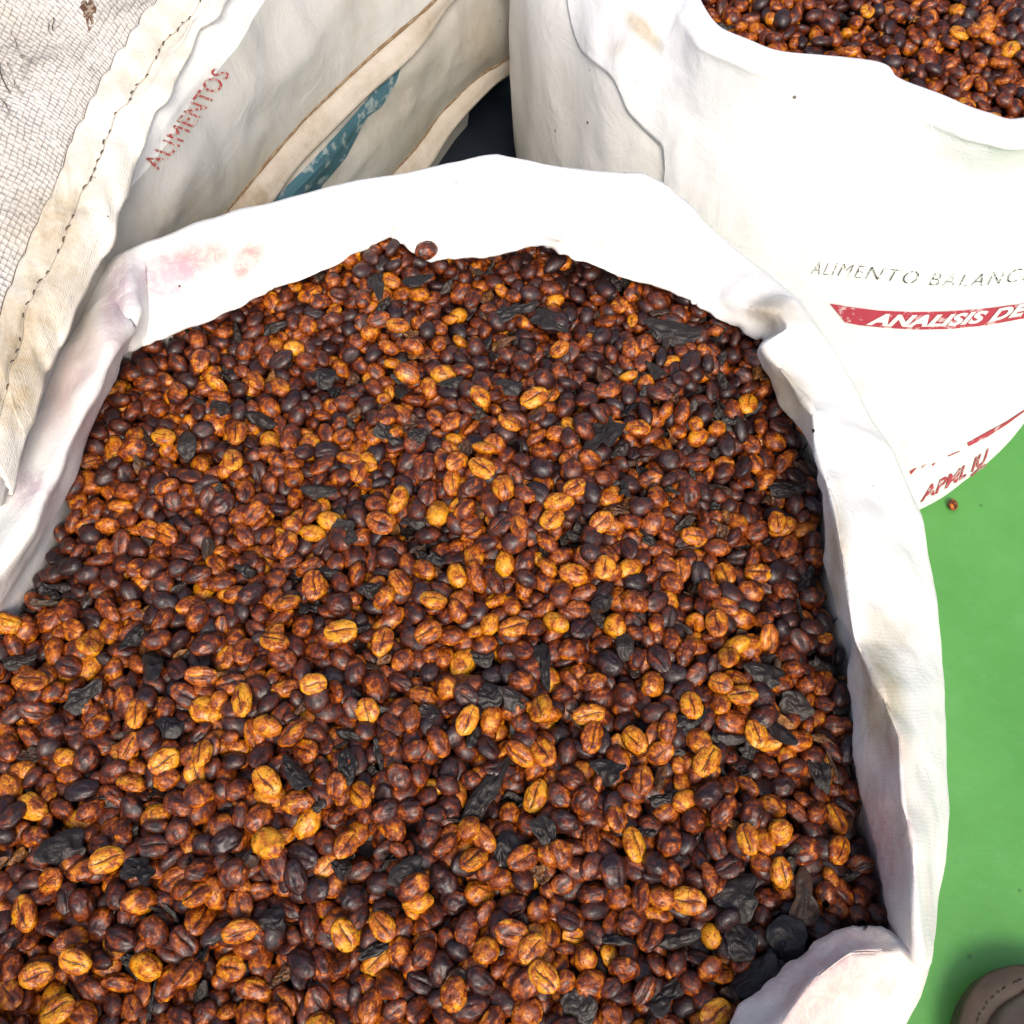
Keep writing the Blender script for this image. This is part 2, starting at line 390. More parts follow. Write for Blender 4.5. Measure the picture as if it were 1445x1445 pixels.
for k_ in range(8, 27):                  # the back of the rim slopes straight up from the beans to its hem
    if k_ in (15, 21): continue
    CRE[k_] = IN[k_]*.80+OUT[k_]*.20+np.array([0, 0, .0025])
cen = IN.mean(0); cen[2] = 0
def outward(P):
    d = P-cen; d[:, 2] = 0; return d/np.linalg.norm(d, axis=1, keepdims=True)
o_ = outward(OUT.copy()); i_ = outward(IN.copy())
def z_(P, z): Q = P.copy(); Q[:, 2] = z; return Q
bk = np.clip(i_[:, 1:2], 0, 1)
ex_ = i_*(.005+.015*bk)
deep = IN+ex_; deep[:, 2] -= .006          # the edge curls over and tucks back down behind the beans
deeper = IN+ex_*1.6; deeper[:, 2] -= .05
cmid = (CRE+OUT)/2; cmid[:, 2] = np.maximum(CRE[:, 2], OUT[:, 2])*.55+np.minimum(CRE[:, 2], OUT[:, 2])*.45+.002
im = IN*.45+CRE*.55
e1 = OUT+o_*.002; e1[:, 2] -= .02
e2 = z_(OUT+o_*.010, .25); e3 = z_(OUT+o_*.006, .12); e4 = z_(OUT-o_*.002, .04); e5 = z_(OUT-o_*.020, .003); e6 = z_(OUT-o_*.06, .002)
prof = np.array([deeper, deep, IN, im, CRE, cmid, OUT, e1, e2, e3, e4, e5, e6])
G = cr(cr(prof, 9, True, 1, .30), 9, False, 0, .35)
jx = np.arange(G.shape[1]); jit = fbm(np.stack([jx*.33, jx*0, jx*0], 1), 3)*.0011+np.abs(vn(np.stack([jx*.09, jx*0+7, jx*0], 1)))*.0015
jw = np.exp(-((np.arange(G.shape[0])-18)/3.0)**2)
G = G+jw[:, None, None]*(jit[None, :, None]*cr(i_, 9, True, 0)[None])
def crumple_sack(G, closed, row_w, amp=1.0, seed=0.0):
    n = normals(G, closed); n2 = G-np.array([cen[0], cen[1], .3]); s = np.sign((n*n2).sum(-1).mean()); n = n*s
    A = facets(G, 26, seed)*.0034 + facets(G, 75, seed+3)*.0019 + fbm(G*9+seed, 2)*.002
    return G+n*(A*row_w)[..., None]*amp
rw = np.interp(np.arange(G.shape[0]), [0, 18, 27, 36, 45, 54, 63, 90, 108], [.2, .25, .5, .7, .8, .35, 1.3, 1.3, .0])[:, None]*np.ones(G.shape[1])
G = crumple_sack(G, True, rw)
S = stain_map(G, [
 (235,395,60,34,-10,.25,.6,.2),(285,365,60,26,-15,.85,.0,.2),(345,372,24,60,20,1.0,.0,.1),(290,420,80,22,-15,.0,.35,.2),(172,405,22,50,10,.1,.6,0),
 (90,560,120,34,-55,.45,.0,.1),(160,455,16,50,0,.45,.2,.2),(45,690,50,30,20,.1,.6,0),(125,600,70,22,-60,.55,.0,0),(20,640,30,50,0,.7,0,0),
 (1245,1190,50,150,0,.7,.05,.2),(1165,1380,170,120,-40,.60,.05,.25),(1190,1330,70,40,-20,.55,.0,.2),(1245,1390,45,40,0,.6,.1,0),(1100,1440,70,60,-40,.4,0,0),
 (1090,440,40,26,20,0,0,.7),(845,335,30,22,-50,0,0,.5),(1110,555,26,65,-30,0,0,.8),(1245,990,38,120,0,0,0,.85),(1180,780,20,80,0,0,0,.8),(1225,1100,30,60,0,.2,0,.4),
 (60,800,60,60,0,0,0,.15),(120,480,30,60,0,0,0,.35),(1160,1320,40,22,0,0,0,.5)])
front = thing('open_sack', (float(cen[0]), float(cen[1]), 0), 'large open white foreground sack with pinkish stained rim, brimful of dried coffee beans', 'sack')
ob = link('sack_body', grid_mesh('sack_body', G, True, {'stain': S}), M_sack, front); solid(ob, .0007)

# hem: thin folded edge running along the back of the rim
def tube(pts, r, seg=6, closed=False, rad=None):
    pts = np.asarray(pts, float); n = len(pts)
    t = np.gradient(pts, axis=0); t /= np.maximum(np.linalg.norm(t, axis=1, keepdims=True), 1e-9)
    up = np.array([0, 0, 1.0]); a = np.cross(t, up); a /= np.maximum(np.linalg.norm(a, axis=1, keepdims=True), 1e-6); b = np.cross(t, a)
    ang = np.arange(seg)/seg*2*np.pi; R = np.full(n, r) if rad is None else np.asarray(rad)*r
    V = pts[:, None]+R[:, None, None]*(np.cos(ang)[None, :, None]*a[:, None]+np.sin(ang)[None, :, None]*b[:, None])
    i = np.arange(n-1)[:, None]; j = np.arange(seg)[None]
    F = np.stack([i*seg+j, i*seg+(j+1) % seg, (i+1)*seg+(j+1) % seg, (i+1)*seg+j], -1).reshape(-1, 4)
    return V.reshape(-1, 3), F
ostart = 7*9; rowO = 6*9
hem = G[rowO, 8*9:24*9]+np.array([0, .0008, -.0015])
V, F = tube(hem, .0011); link('hem_edge', fast_mesh('hem_edge', V, F), M_hem2, front)
bvh_front = BVHTree.FromPolygons([Vector(v) for v in G.reshape(-1, 3)], [tuple(p.vertices) for p in ob.data.polygons])

# printing helper: flat outlines laid on a real surface ------------------------------------------
def cast(bvh, px, py, lift):
    d = Vector(ray(px, py)); d.normalize(); o = Vector((0, 0, CAMZ))
    h = bvh.ray_cast(o, d)
    if h[0] is None: return None
    n = h[1] if h[1].dot(d) < 0 else -h[1]
    return h[0]+n*lift
def lay_print(name, V2, F2, bvh, parent, mat, lift=.0006, label=None):
    pts = []; ok = []
    for (x, y) in V2:
        p = cast(bvh, x, y, lift); ok.append(p is not None); pts.append(p if p is not None else Vector((0, 0, 0)))
    F3 = []
    for f in F2:
        if not all(ok[i] for i in f): continue
        if max((pts[f[a]]-pts[f[a-1]]).length for a in range(len(f))) > .03: continue
        F3.append(tuple(f))
    me = bpy.data.meshes.new(name); me.from_pydata([tuple(p) for p in pts], [], F3); me.update()
    o = link(name, me, mat, parent)
    if label: o['label'] = label
    return o
def text_shape(txt, shear=0.0, bold=0.0, space=1.0):
    cu = bpy.data.curves.new('t', 'FONT'); cu.body = txt; cu.shear = shear; cu.offset = bold; cu.space_character = space; cu.size = 1
    o = bpy.data.objects.new('t', cu); COL.objects.link(o); bpy.context.view_layer.update()
    dg = bpy.context.evaluated_depsgraph_get(); me = bpy.data.meshes.new_from_object(o.evaluated_get(dg))
    V = np.array([v.co[:2] for v in me.vertices]); F = [tuple(p.vertices) for p in me.polygons]
    bpy.data.objects.remove(o); bpy.data.curves.remove(cu); bpy.data.meshes.remove(me)
    # cut long triangles so the print follows the cloth
    import bmesh
    bm = bmesh.new(); vs = [bm.verts.new((*v, 0)) for v in V]
    for f in F:
        try: bm.faces.new([vs[i] for i in f])
        except ValueError: pass
    bmesh.ops.triangulate(bm, faces=bm.faces)
    for _ in range(3):
        E = [e for e in bm.edges if e.calc_length() > .18]
        if not E: break
        bmesh.ops.subdivide_edges(bm, edges=E, cuts=1); bmesh.ops.triangulate(bm, faces=bm.faces)
    bm.verts.ensure_lookup_table(); V = np.array([v.co[:2] for v in bm.verts]); F = [tuple(v.index for v in f.verts) for f in bm.faces]; bm.free()
    V[:, 0] -= V[:, 0].min(); W = V[:, 0].max(); V[:, 0] /= W; V[:, 1] /= .70
    return V, F, W
def along(V, base, height):              # text box -> curve of pixels; base: list of pixel points of the foot line
    base = np.array(base, float); t = np.linspace(0, 1, len(base))
    X = np.interp(V[:, 0], t, base[:, 0]); Y = np.interp(V[:, 0], t, base[:, 1])
    hx, hy = height if not callable(height) else (0, 0)
    return np.stack([X+V[:, 1]*hx, Y+V[:, 1]*hy], 1)
def quad_strip(top, bot, nv=3):
    top = np.array(top, float); bot = np.array(bot, float)
    t = np.linspace(0, 1, 40); k = np.linspace(0, 1, len(top))
    T = np.stack([np.interp(t, k, top[:, q]) for q in (0, 1)], 1); B = np.stack([np.interp(t, k, bot[:, q]) for q in (0, 1)], 1)
    V = np.concatenate([T+(B-T)*s for s in np.linspace(0, 1, nv+1)]); F = []
    for r in range(nv):
        for c in range(39): F.append((r*40+c, r*40+c+1, (r+1)*40+c+1, (r+1)*40+c))
    return V, F

# ------------------------------------------------------------------ rear right sack
RC = np.array([.235, .645])
rim_px = [(975,-25,.42),(985,2,.42),(1010,38,.42),(1050,56,.421),(1095,73,.42),(1165,82,.419),(1240,96,.418),(1262,117,.415),(1320,137,.417),(1390,166,.416),(1450,172,.417)]
rimW = [at(*p) for p in rim_px]
rimW += [np.array(p) for p in ((.31,.425,.417),(.37,.475,.418),(.41,.56,.42),(.42,.66,.42),(.39,.76,.42),(.32,.83,.42),(.235,.85,.42),(.15,.83,.42),(.08,.77,.42),(.05,.68,.42),(.055,.59,.42),(.075,.53,.42))]
rimW = np.array(rimW)
def ring(R, z, n=rimW.shape[0], rimW=rimW):
    d = rimW[:, :2]-RC; a = np.arctan2(d[:, 1], d[:, 0]); r = R(a) if callable(R) else np.full(len(a), R)
    return np.stack([RC[0]+np.cos(a)*r, RC[1]+np.sin(a)*r, np.full(len(a), z)], 1)
def rbase(a):                            # foot of the sack, reaching out to the right
    return np.interp(np.degrees(a) % 360, [0, 60, 120, 180, 230, 262, 280, 295, 311, 328, 345, 360], [.25, .23, .23, .225, .215, .225, .25, .270, .2565, .262, .255, .25])
inn = rimW.copy(); dd = RC-rimW[:, :2]; dd /= np.linalg.norm(dd, axis=1, keepdims=True)
inn[:, :2] += dd*.006; inn[:, 2] -= .02
inn2 = rimW.copy(); inn2[:, :2] += dd*.012; inn2[:, 2] -= .06
sh = rimW.copy(); sh[:, :2] -= dd*.010; sh[:, 2] -= .004
rb = lambda a: .5*rbase(a)+.5*.238
prof = np.array([inn2, inn, rimW, sh, .35*ring(rb, .40)+.65*(sh-[0, 0, .004]), ring(rb, .375), ring(lambda a: rb(a)+.004, .32), ring(lambda a: rb(a)+.004, .22), ring(rbase, .10), ring(lambda a: rbase(a)+.001, .03), ring(lambda a: rbase(a)-.006, .002)])
G2 = cr(cr(prof, 12, True, 1), 9, False, 0)
n = normals(G2, True); s = np.sign((n*(G2-np.array([RC[0], RC[1], .2]))).sum(-1)[40:].mean()); n *= s
rw = np.interp(np.arange(G2.shape[0]), [0, 18, 36, 70, 90], [.3, .4, .8, 1, .2])[:, None]
A = facets(G2*np.array([1, 1, .6]), 18, 3)*.0030+facets(G2, 60, 5)*.0008+fbm(G2*np.array([14, 14, 5])+8, 2)*.004
G2 = G2+n*(A*rw)[..., None]
rear = thing('open_sack', (RC[0], RC[1], 0), 'white open sack with red and black print standing behind the foreground sack', 'sack')
S2 = stain_map(G2, [(780,180,60,120,0,0,0,.15)])
ob2 = link('sack_body', grid_mesh('sack_body', G2, True, {'stain': S2}), M_sack, rear); solid(ob2, .0007)
# front panel folded over the body: hem line given per column by pixel
C = G2.shape[1]; colang = None
rowtop = 2*9
panel_cols = []
X2, Y2, D2 = pix(G2)
hemline = [(803,-40),(803,40),(820,75),(868,106),(884,155),(918,190),(947,214),(943,240),(936,264),(938,330)]
def left_of_hem(x, y):
    hl = np.array(hemline, float); return x < np.interp(y, hl[:, 1], hl[:, 0])
# walk columns from the left-most panel column to the far right one
PR = []; lasts = []
c0 = -2*12; c1 = 14*12
for c in range(c0, c1):
    col = G2[:, c % C]; xs, ys, _ = pix(col); rows = [r for r in range(rowtop-3, G2.shape[0])]
    last = rowtop+2
    hl = np.array(hemline, float); dd_ = xs-np.interp(ys, hl[:, 1], hl[:, 0])
    for r in rows:
        if dd_[r] < 0 and r > rowtop+2:
            last = r-1+dd_[r-1]/(dd_[r-1]-dd_[r]+1e-9) if dd_[r-1] > 0 else r-1
            break
        last = r
    lasts.append(last)
ls = np.array(lasts); ls2 = np.convolve(np.pad(ls, 3, mode='edge'), np.array([1, 2, 3, 4, 3, 2, 1])/16, 'valid')
for c, last in zip(range(c0, c1), ls2):
    col = G2[:, c % C]
    t = np.linspace(rowtop-3, last, 64); lo = np.floor(t).astype(int); hi = np.minimum(lo+1, G2.shape[0]-1); f = (t-lo)[:, None]
    nn = n[:, c % C]
    PR.append((col[lo]*(1-f)+col[hi]*f)+(nn[lo]*(1-f)+nn[hi]*f)*.0016)
P3 = np.array(PR).transpose(1, 0, 2)
P3 = P3+n[rowtop+10, [c % C for c in range(c0, c1)]][None]*(ridge(P3*np.array([30, 30, 24])+1, 3)*.0012*np.linspace(0, 1, 64)[:, None]*np.exp(-np.maximum(np.arange(c1-c0)-70, 0)/25.)[None, :])[..., None]
xx, yy, _q = pix(P3); P3 = P3+n[rowtop+10, [c % C for c in range(c0, c1)]][None]*(facets(P3, 55, 2)*.006*np.exp(-((xx-885)**2+(yy-65)**2)/55**2))[..., None]
S3 = stain_map(P3, [(905,40,35,14,50,0,0,.9),(870,70,20,14,0,0,0,.3),(1200,440,60,60,0,.10,0,0),(1300,640,60,60,0,.14,0,0)])
panel = link('front_panel', grid_mesh('front_panel', P3, False, {'stain': S3}), M_sack2, rear); solid(panel, .0006)
bvh_panel = BVHTree.FromPolygons([Vector(v) for v in P3.reshape(-1, 3)], [tuple(p.vertices) for p in panel.data.polygons])
# print on the panel
V, F, W = text_shape('ALIMENTO BALANCEADO', shear=.35, bold=-.022, space=1.25)
V2 = along(V, [(1144,386),(1180,388),(1225,393),(1280,399),(1330,403),(1380,403),(1430,397),(1480,388),(1540,374)], (3, -19))
lay_print('lettering', V2, F, bvh_panel, rear, M_black, .0008, 'thin worn black lettering')
Vb, Fb = quad_strip([(1171,427),(1200,432),(1240,437),(1290,439),(1340,438),(1390,434),(1445,427),(1520,412)], [(1193,454),(1215,458),(1245,461),(1290,464),(1340,463),(1390,458),(1450,447),(1530,430)], 4)
lay_print('print_banner', Vb, Fb, bvh_panel, rear, M_red, .0008, 'red banner')
V, F, W = text_shape('ANALISIS DE CALIDAD', shear=.45, bold=.05, space=1.08)
V2 = along(V, [(1222,455),(1280,458),(1337,457),(1394,451),(1450,440),(1508,426),(1565,410),(1620,393)], (3, -15))
lay_print('lettering', V2, F, bvh_panel, rear, M_whiteink, .0013, 'white slanted lettering on the red banner')
Vb, Fb = quad_strip([(1364,624),(1390,610),(1420,594),(1450,574)], [(1366,629),(1392,616),(1420,598),(1450,576)], 1)
lay_print('print_line', Vb, Fb, bvh_panel, rear, M_red, .0008)
for q, (a, b2, wd) in enumerate([((1284,664),(1293,659),5), ((1300,657),(1307,654),2.5), ((1315,654),(1320,651),3), ((1337,642),(1354,635),1.5)]):
    Vb, Fb = quad_strip([a, b2], [(a[0]+1, a[1]+wd), (b2[0], b2[1]+1)], 1); lay_print('print_mark', Vb, Fb, bvh_panel, rear, M_red, .0008)
V, F, W = text_shape('APML IU', shear=.3, bold=.02, space=1.0)
V2 = along(V, [(1298,708),(1325,693),(1350,679),(1372,664),(1394,648)], (1, -17))
lay_print('lettering', V2, F, bvh_panel, rear, M_red, .0008, 'red lettering low on the sack')
for (p0, p1, p2, wd) in [((1301,715),(1345,693),(1385,655),3), ((1303,727),(1345,700),(1390,653),4), ((1302,721),(1335,702),(1350,692),2)]:
    Vb, Fb = quad_strip([p0, p1, p2], [(p0[0]+1, p0[1]+wd), (p1[0]+1, p1[1]+wd*.7), (p2[0]+1, p2[1]+1)], 1)
    lay_print('print_line', Vb, Fb, bvh_panel, rear, M_red, .0011)

# ------------------------------------------------------------------ top left sack, leaning on the foreground sack
zA = dict(L0=.455, L1=.432, L2=.432, L3=.424, L4=.408, L5=.335)
A = [ # L0, L1, L3, L4, L5, L6
 ((-330,640),(-40,590),(-8,690),(2,715),(80,640),(92,660)),
 ((-330,520),(-8,500),(12,607),(24,640),(110,590),(122,612)),
 ((-320,400),(0,460),(25,580),(38,600),(135,560),(147,580)),
 ((-310,330),(17,408),(40,522),(54,530),(160,510),(172,530)),
 ((-300,240),(52,332),(63,478),(83,443),(190,455),(206,470)),
 ((-280,150),(83,270),(90,408),(118,362),(220,420),(240,440)),
 ((-260,60),(104,208),(128,332),(150,300),(262,366),(286,390)),
 ((-220,-40),(128,159),(145,277),(205,238),(310,312),(342,335)),
 ((-180,-120),(150,118),(170,228),(265,148),(350,263),(385,284)),
 ((-120,-200),(178,78),(197,166),(300,103),(385,221),(420,235)),
 ((-60,-260),(211,26),(232,105),(338,55),(430,170),(465,188)),
 ((20,-320),(240,-2),(258,55),(374,0),(499,104),(525,128)),
 ((100,-380),(275,-60),(300,0),(420,-70),(558,52),(590,70)),
 ((180,-440),(330,-160),(360,-90),(480,-160),(616,0),(641,0)),
 ((260,-500),(400,-280),(430,-200),(560,-270),(700,-90),(720,-85)),
]
KA = len(A)
def line(i, z, dx=0, dy=0): return np.array([at(A[k][i][0]+dx, A[k][i][1]+dy, z) for k in range(KA)])
L0, L1, L3, L4, L5, L6 = line(0, .44), line(1, .432), line(2, .424), line(3, .408), line(4, .335), line(5, .325)
sackA = thing('closed_sack', (-.30, .45, 0), 'full sack at top left with coarse woven face and sewn cream seam', 'sack')
far = L0+np.array([-.10, .05, -.03])
PA = np.array([far, L0, (L0+L1)/2+[0, 0, .012], L1, L3, (L3+L4)/2+[0, 0, .001], L4, L4*.7+L5*.3+[.004, 0, 0], L4*.3+L5*.7+[.003, 0, 0], L5])
GA = cr(cr(PA, 12, False, 1, .6), 8, False, 0)
def rough_up(G, amp, f, seed, w=None):
    n = normals(G, False); n *= np.sign(n[..., 2].mean()) or 1
    A_ = ridge(G*f+seed, 3)*amp
    if w is not None: A_ = A_*w[:, None]
    return G+n*A_[..., None], n
GA, nA = rough_up(GA, .0022, np.array([24, 16, 20]), 2, np.interp(np.arange(GA.shape[0]), [0, 40, 60, 72], [1, 1, 1, .1]))
i1, i3, i4, i5 = 3*8, 4*8, 6*8, 9*8
SA = stain_map(GA, [(130,380,90,60,-60,0,0,.35),(280,330,60,120,40,0,0,.55),(350,250,30,90,50,0,0,.5)])
link('woven_face', grid_mesh('woven_face', GA[:i1+3], False, {'stain': stain_map(GA[:i1+3], [(60,330,80,60,0,0,0,.5)])}), M_net, sackA)
shoulder = link('shoulder_panel', grid_mesh('shoulder_panel', GA[i3-3:i4+1], False, {'stain': SA[i3-3:i4+1]}), M_sack, sackA)
side = link('side_panel', grid_mesh('side_panel', GA[i4:i5+1], False, {'stain': SA[i4:i5+1]}), M_sideshade, sackA)
me = grid_mesh('t', GA[i4-8:i5+1], False)
bvh_side = BVHTree.FromPolygons([Vector(v) for v in GA[i4-8:i5+1].reshape(-1, 3)], [tuple(p.vertices) for p in me.polygons])
# underside/back of the body down to the floor
under = np.array([GA[i5], GA[i5]*1.0+[-.012, .01, -.06], GA[i5]+[-.03, .02, -.2], GA[i5]+[-.05, .03, -.325]])
uG = cr(under, 5, False, 0); link('lower_side', grid_mesh('lower_side', uG, False), M_sideshade, sackA)
# seam band: a second strip of cloth standing proud of the face, edge wavy
b0, b1 = i1, i3+3
cols = np.arange(GA.shape[1]); rowsb = np.linspace(0, 1, 26)
arc = np.r_[0, np.cumsum(np.linalg.norm(np.diff(GA[i1], axis=0), axis=1))]
wavy = .0035*np.abs(np.sin(arc/.0165*math.pi))-.001+.0012*vn(np.stack([arc*120, arc*0, arc*0], 1))
edge2 = .0015*np.sin(arc*260)+.002*vn(np.stack([arc*60, arc*0+4, arc*0], 1))
BG = []
wdir = GA[b1]-GA[b0]; wl = np.linalg.norm(wdir, axis=1, keepdims=True); wdir = wdir/wl
for t in rowsb:
    base = GA[b0]-wdir*wavy[:, None]; end = GA[b0]+wdir*(wl+edge2[:, None])
    r = b0+(b1-b0)*t; lo = int(r); hi = min(lo+1, b1); f = r-lo
    surf = GA[lo]*(1-f)+GA[hi]*f
    p = base+(end-base)*t; p[:, 2] = surf[:, 2]
    lift = .0030+.0022*t+.0016*math.sin(math.pi*t)*1.0 - (.0014*math.exp(-((t-.48)/.07)**2))
    BG.append(p+nA[lo]*lift)
BG = np.array(BG); BG = BG+nA[b0][None]*(facets(BG, 70, 3)*.0011)[..., None]
SB = stain_map(BG, [(70,360,60,160,15,0,0,.6),(200,80,30,120,40,0,0,.2),(20,540,60,80,0,0,0,.7)])
band = link('seam_band', grid_mesh('seam_band', BG, False, {'stain': SB}), M_band, sackA); solid(band, .0016)
# stitches
sx = BG[12]; arc2 = np.r_[0, np.cumsum(np.linalg.norm(np.diff(sx, axis=0), axis=1))]
def pt_on(L, arc, s): return np.array([np.interp(s, arc, L[:, q]) for q in range(3)])
def add_stitches(L, arc, step, ln, r, lift, mat, parent, s0=0.0, s1=1e9, name='stitch'):
    V, F = tube(np.array([[0, -ln/2, -r*.8], [0, -ln/4, r*.6], [0, 0, r], [0, ln/4, r*.6], [0, ln/2, -r*.8]]), r, 5, rad=[.5, 1, 1, 1, .5])
    me = fast_mesh(name, V, F); me.materials.append(mat)
    s = s0
    while s < min(arc[-1], s1):
        if random.random() < .12: s += step; continue
        p = pt_on(L, arc, s); q = pt_on(L, arc, s+.003); d = Vector(q-p).normalized()
        yaw = math.atan2(-d.x, d.y)+random.uniform(-.35, .35)
        o = link(name, me, mat, parent); o.location = Vector(p)+Vector((random.uniform(-.0006, .0006), 0, lift))-Vector(parent.location)
        o.rotation_euler = (math.asin(max(-1, min(1, d.z))), 0, yaw); o.scale = (random.uniform(.7, 1.2), random.uniform(.7, 1.25), 1)
        s += step*random.uniform(.85, 1.15)
add_stitches(sx, arc2, .0062, .0030, .00036, .0005, M_thread, sackA, .03)
# thread line between stitches
V, F = tube(sx+np.array([0, 0, .0003]), .00028, 5); link('seam_thread', fast_mesh('seam_thread', V, F), M_hem2, sackA)
# dark tube drawn as the shadow gap along the wavy edge
V, F = tube(BG[0]+nA[b0]*-.0012-wdir*.0003, .0006, 6); link('seam_edge_shadow', fast_mesh('seam_edge_shadow', V, F), M_thread, sackA)
# frayed threads on the woven face
for q in range(90):
    px, py = random.choice([(90, 5), (40, 40), (120, 60), (25, 110), (130, 15), (60, 150), (110, 90), (40, 190), (90, 230), (30, 290)])
    px += random.uniform(-35, 35); py += random.uniform(-30, 30)
    a = at(px, py, .4435); ln = random.uniform(.008, .03); ang = math.radians(random.gauss(-48, 8))
    t = np.linspace(0, 1, 7); P = np.stack([a[0]+np.cos(ang)*t*ln, a[1]+np.sin(ang)*t*ln*1.2, np.zeros(7)], 1)
    P[:, 0] += .0012*np.sin(t*4+q)
    # rest it on the face
    rowmax = 0
    for m_ in range(7):
        d2 = ((GA[:i3, :, :2]-P[m_, :2])**2).sum(-1); ii = np.unravel_index(d2.argmin(), d2.shape); P[m_, 2] = GA[ii][2]+.0007; rowmax = max(rowmax, ii[0])
    if rowmax > i1-2: continue
    if 0 and ((GA[i1, :, :2]-P[-1, :2])**2).sum(-1).min() < .0052**2 or ((GA[i1:i3+1, :, :2]-P[-1, :2])**2).sum(-1).min() < ((GA[i1-6, :, :2]-P[-1, :2])**2).sum(-1).min(): continue
    V, F = tube(P, random.uniform(.00016, .0003), 4); link('frayed_thread', fast_mesh('frayed_thread', V, F), M_fray if q % 3 else M_thread, sackA)
# small tear with dark inside showing
c_ = at(121, 8, .4435); an = np.linspace(0, 2*np.pi, 26, endpoint=False); TV = [c_]
for rr in (.5, 1):
    r_ = (1+.3*np.sin(3*an)+.2*np.sin(7*an+1))*rr
    TV += [np.array([c_[0]+.0032*np.cos(t)*q+.003*np.sin(t)*q*-.6, c_[1]+.0085*np.sin(t)*q, c_[2]]) for t, q in zip(an, r_)]
for v_ in TV:
    d2 = ((GA[:i1, :, :2]-v_[:2])**2).sum(-1); ii = np.unravel_index(d2.argmin(), d2.shape); v_[2] = GA[ii][2]+.0005
TF = [(0, 1+j, 1+(j+1) % 26) for j in range(26)]+[(1+j, 27+j, 27+(j+1) % 26) for j in range(26)]+[(1+j, 27+(j+1) % 26, 1+(j+1) % 26) for j in range(26)]
link('tear', fast_mesh('tear', TV, TF), flat_mat('dark_tear', (.10, .045, .025), rough=.8, worn=.5, worn_scale=600, under=(.5, .42, .32)), sackA)
# hem band at the bottom of the side, brown grimy seam line
hb0 = GA[i5]; hb1 = cr(L6, 12, False, 0); hw = hb1-hb0
HB = np.array([hb0+hw*t+np.array([.0015, -.0005, .0016])*(math.sin(math.pi*min(1, t*1.0+.12))) for t in np.linspace(-.06, 1.0, 9)])
HB = np.concatenate([HB, HB[-1:]+np.array([-.002, .001, -.004]), HB[-1:]+np.array([-.010, .004, -.010])])
o = link('hem_band', grid_mesh('hem_band', HB, False, {'stain': stain_map(HB, [(330,300,60,60,0,0,0,.6),(600,30,40,40,0,0,0,.4)])}), M_hem2, sackA); solid(o, .001)
V, F = tube(HB[0]+np.array([.0004, -.0004, .0006]), .0010, 6, rad=1+.5*vn(HB[0]*180)); link('grimy_seam', fast_mesh('grimy_seam', V, F), M_brownline, sackA)
arc3 = np.r_[0, np.cumsum(np.linalg.norm(np.diff(HB[0], axis=0), axis=1))]
0 and add_stitches(HB[1], arc3, .0055, .003, .0004, .0006, M_brownline, sackA, .05)
V, F, W = text_shape('ALIMENTOS', shear=0.0, bold=.0, space=1.05)
V2 = along(V, [(213,240),(245,205),(270,170),(294,136),(316,104)], (-24, -9)); V2[:, 0] += 8
lay_print('lettering', V2, F, bvh_side, sackA, M_redtext, .0007, 'dull red lettering running up the side')

# ------------------------------------------------------------------ second sack beneath it, with teal print
B = [ # top (hidden under hem A), brown seam, outer edge
 ((60,640),(240,620),(270,640)), ((150,520),(330,520),(360,540)), ((240,420),(420,410),(455,425)), ((330,330),(490,325),(530,335)),
 ((420,240),(558,242),(606,235)), ((480,170),(590,205),(628,200)), ((540,110),(627,156),(652,168)), ((590,60),(679,107),(698,120)),
 ((640,-10),(725,76),(738,88)), ((700,-90),(790,0),(810,10)), ((760,-170),(870,-90),(890,-80))]
b_ = lambda i, z: np.array([at(*r[i], z) for r in B])
T0, B1, B2 = b_(0, .318), b_(1, .238), b_(2, .226)
T0 = T0+np.array([-.004, 0, 0])
PB = np.array([T0+np.array([-.05, .01, 0]), T0, T0*.66+B1*.34+[.006, 0, .002], T0*.33+B1*.67+[.006, 0, .002], B1])
GB = cr(cr(PB, 12, False, 1), 10, False, 0); GB, nB = rough_up(GB, .0026, np.array([20, 14, 18]), 12, np.interp(np.arange(GB.shape[0]), [0, 20, 40], [1, 1, .1]))
sackB = thing('closed_sack', (-.16, .66, 0), 'dull beige sack with a teal printed patch wedged low behind the top left sack', 'sack')
SBb = stain_map(GB, [(560,180,60,60,0,0,0,.4),(680,60,30,60,0,0,0,.6)])
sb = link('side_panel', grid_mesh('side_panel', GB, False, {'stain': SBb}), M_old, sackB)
bvh_B = BVHTree.FromPolygons([Vector(v) for v in GB.reshape(-1, 3)], [tuple(p.vertices) for p in sb.data.polygons])
e = GB[-1]; uG = cr(np.array([e, e+[-.03, -.01, -.008], e+[-.07, -.01, -.05], e+[-.08, 0, -.14], e+[-.08, 0, -.232]]), 5, False, 0)
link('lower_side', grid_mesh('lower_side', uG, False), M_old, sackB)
hb1 = cr(B2, 12, False, 0); hw = hb1-e
HB2 = np.array([e+hw*t+np.array([.001, -.0005, .0013])*(math.sin(math.pi*min(1, t+.12))) for t in np.linspace(-.06, 1, 8)])
HB2 = np.concatenate([HB2, HB2[-1:]+np.array([-.002, .001, -.004])])
o = link('hem_band', grid_mesh('hem_band', HB2, False), M_hem2, sackB); solid(o, .001)
V, F = tube(HB2[0]+np.array([.0004, -.0004, .0006]), .0010, 6, rad=1+.5*vn(HB2[0]*150)); link('grimy_seam', fast_mesh('grimy_seam', V, F), M_brownline, sackB)
Vb, Fb = quad_strip([(350,310),(385,282),(440,228),(500,160),(545,108),(566,92)], [(430,330),(452,262),(487,222),(516,165),(537,150),(556,120)], 5)
lay_print('teal_patch', Vb, Fb, bvh_B, sackB, M_teal, .0009)

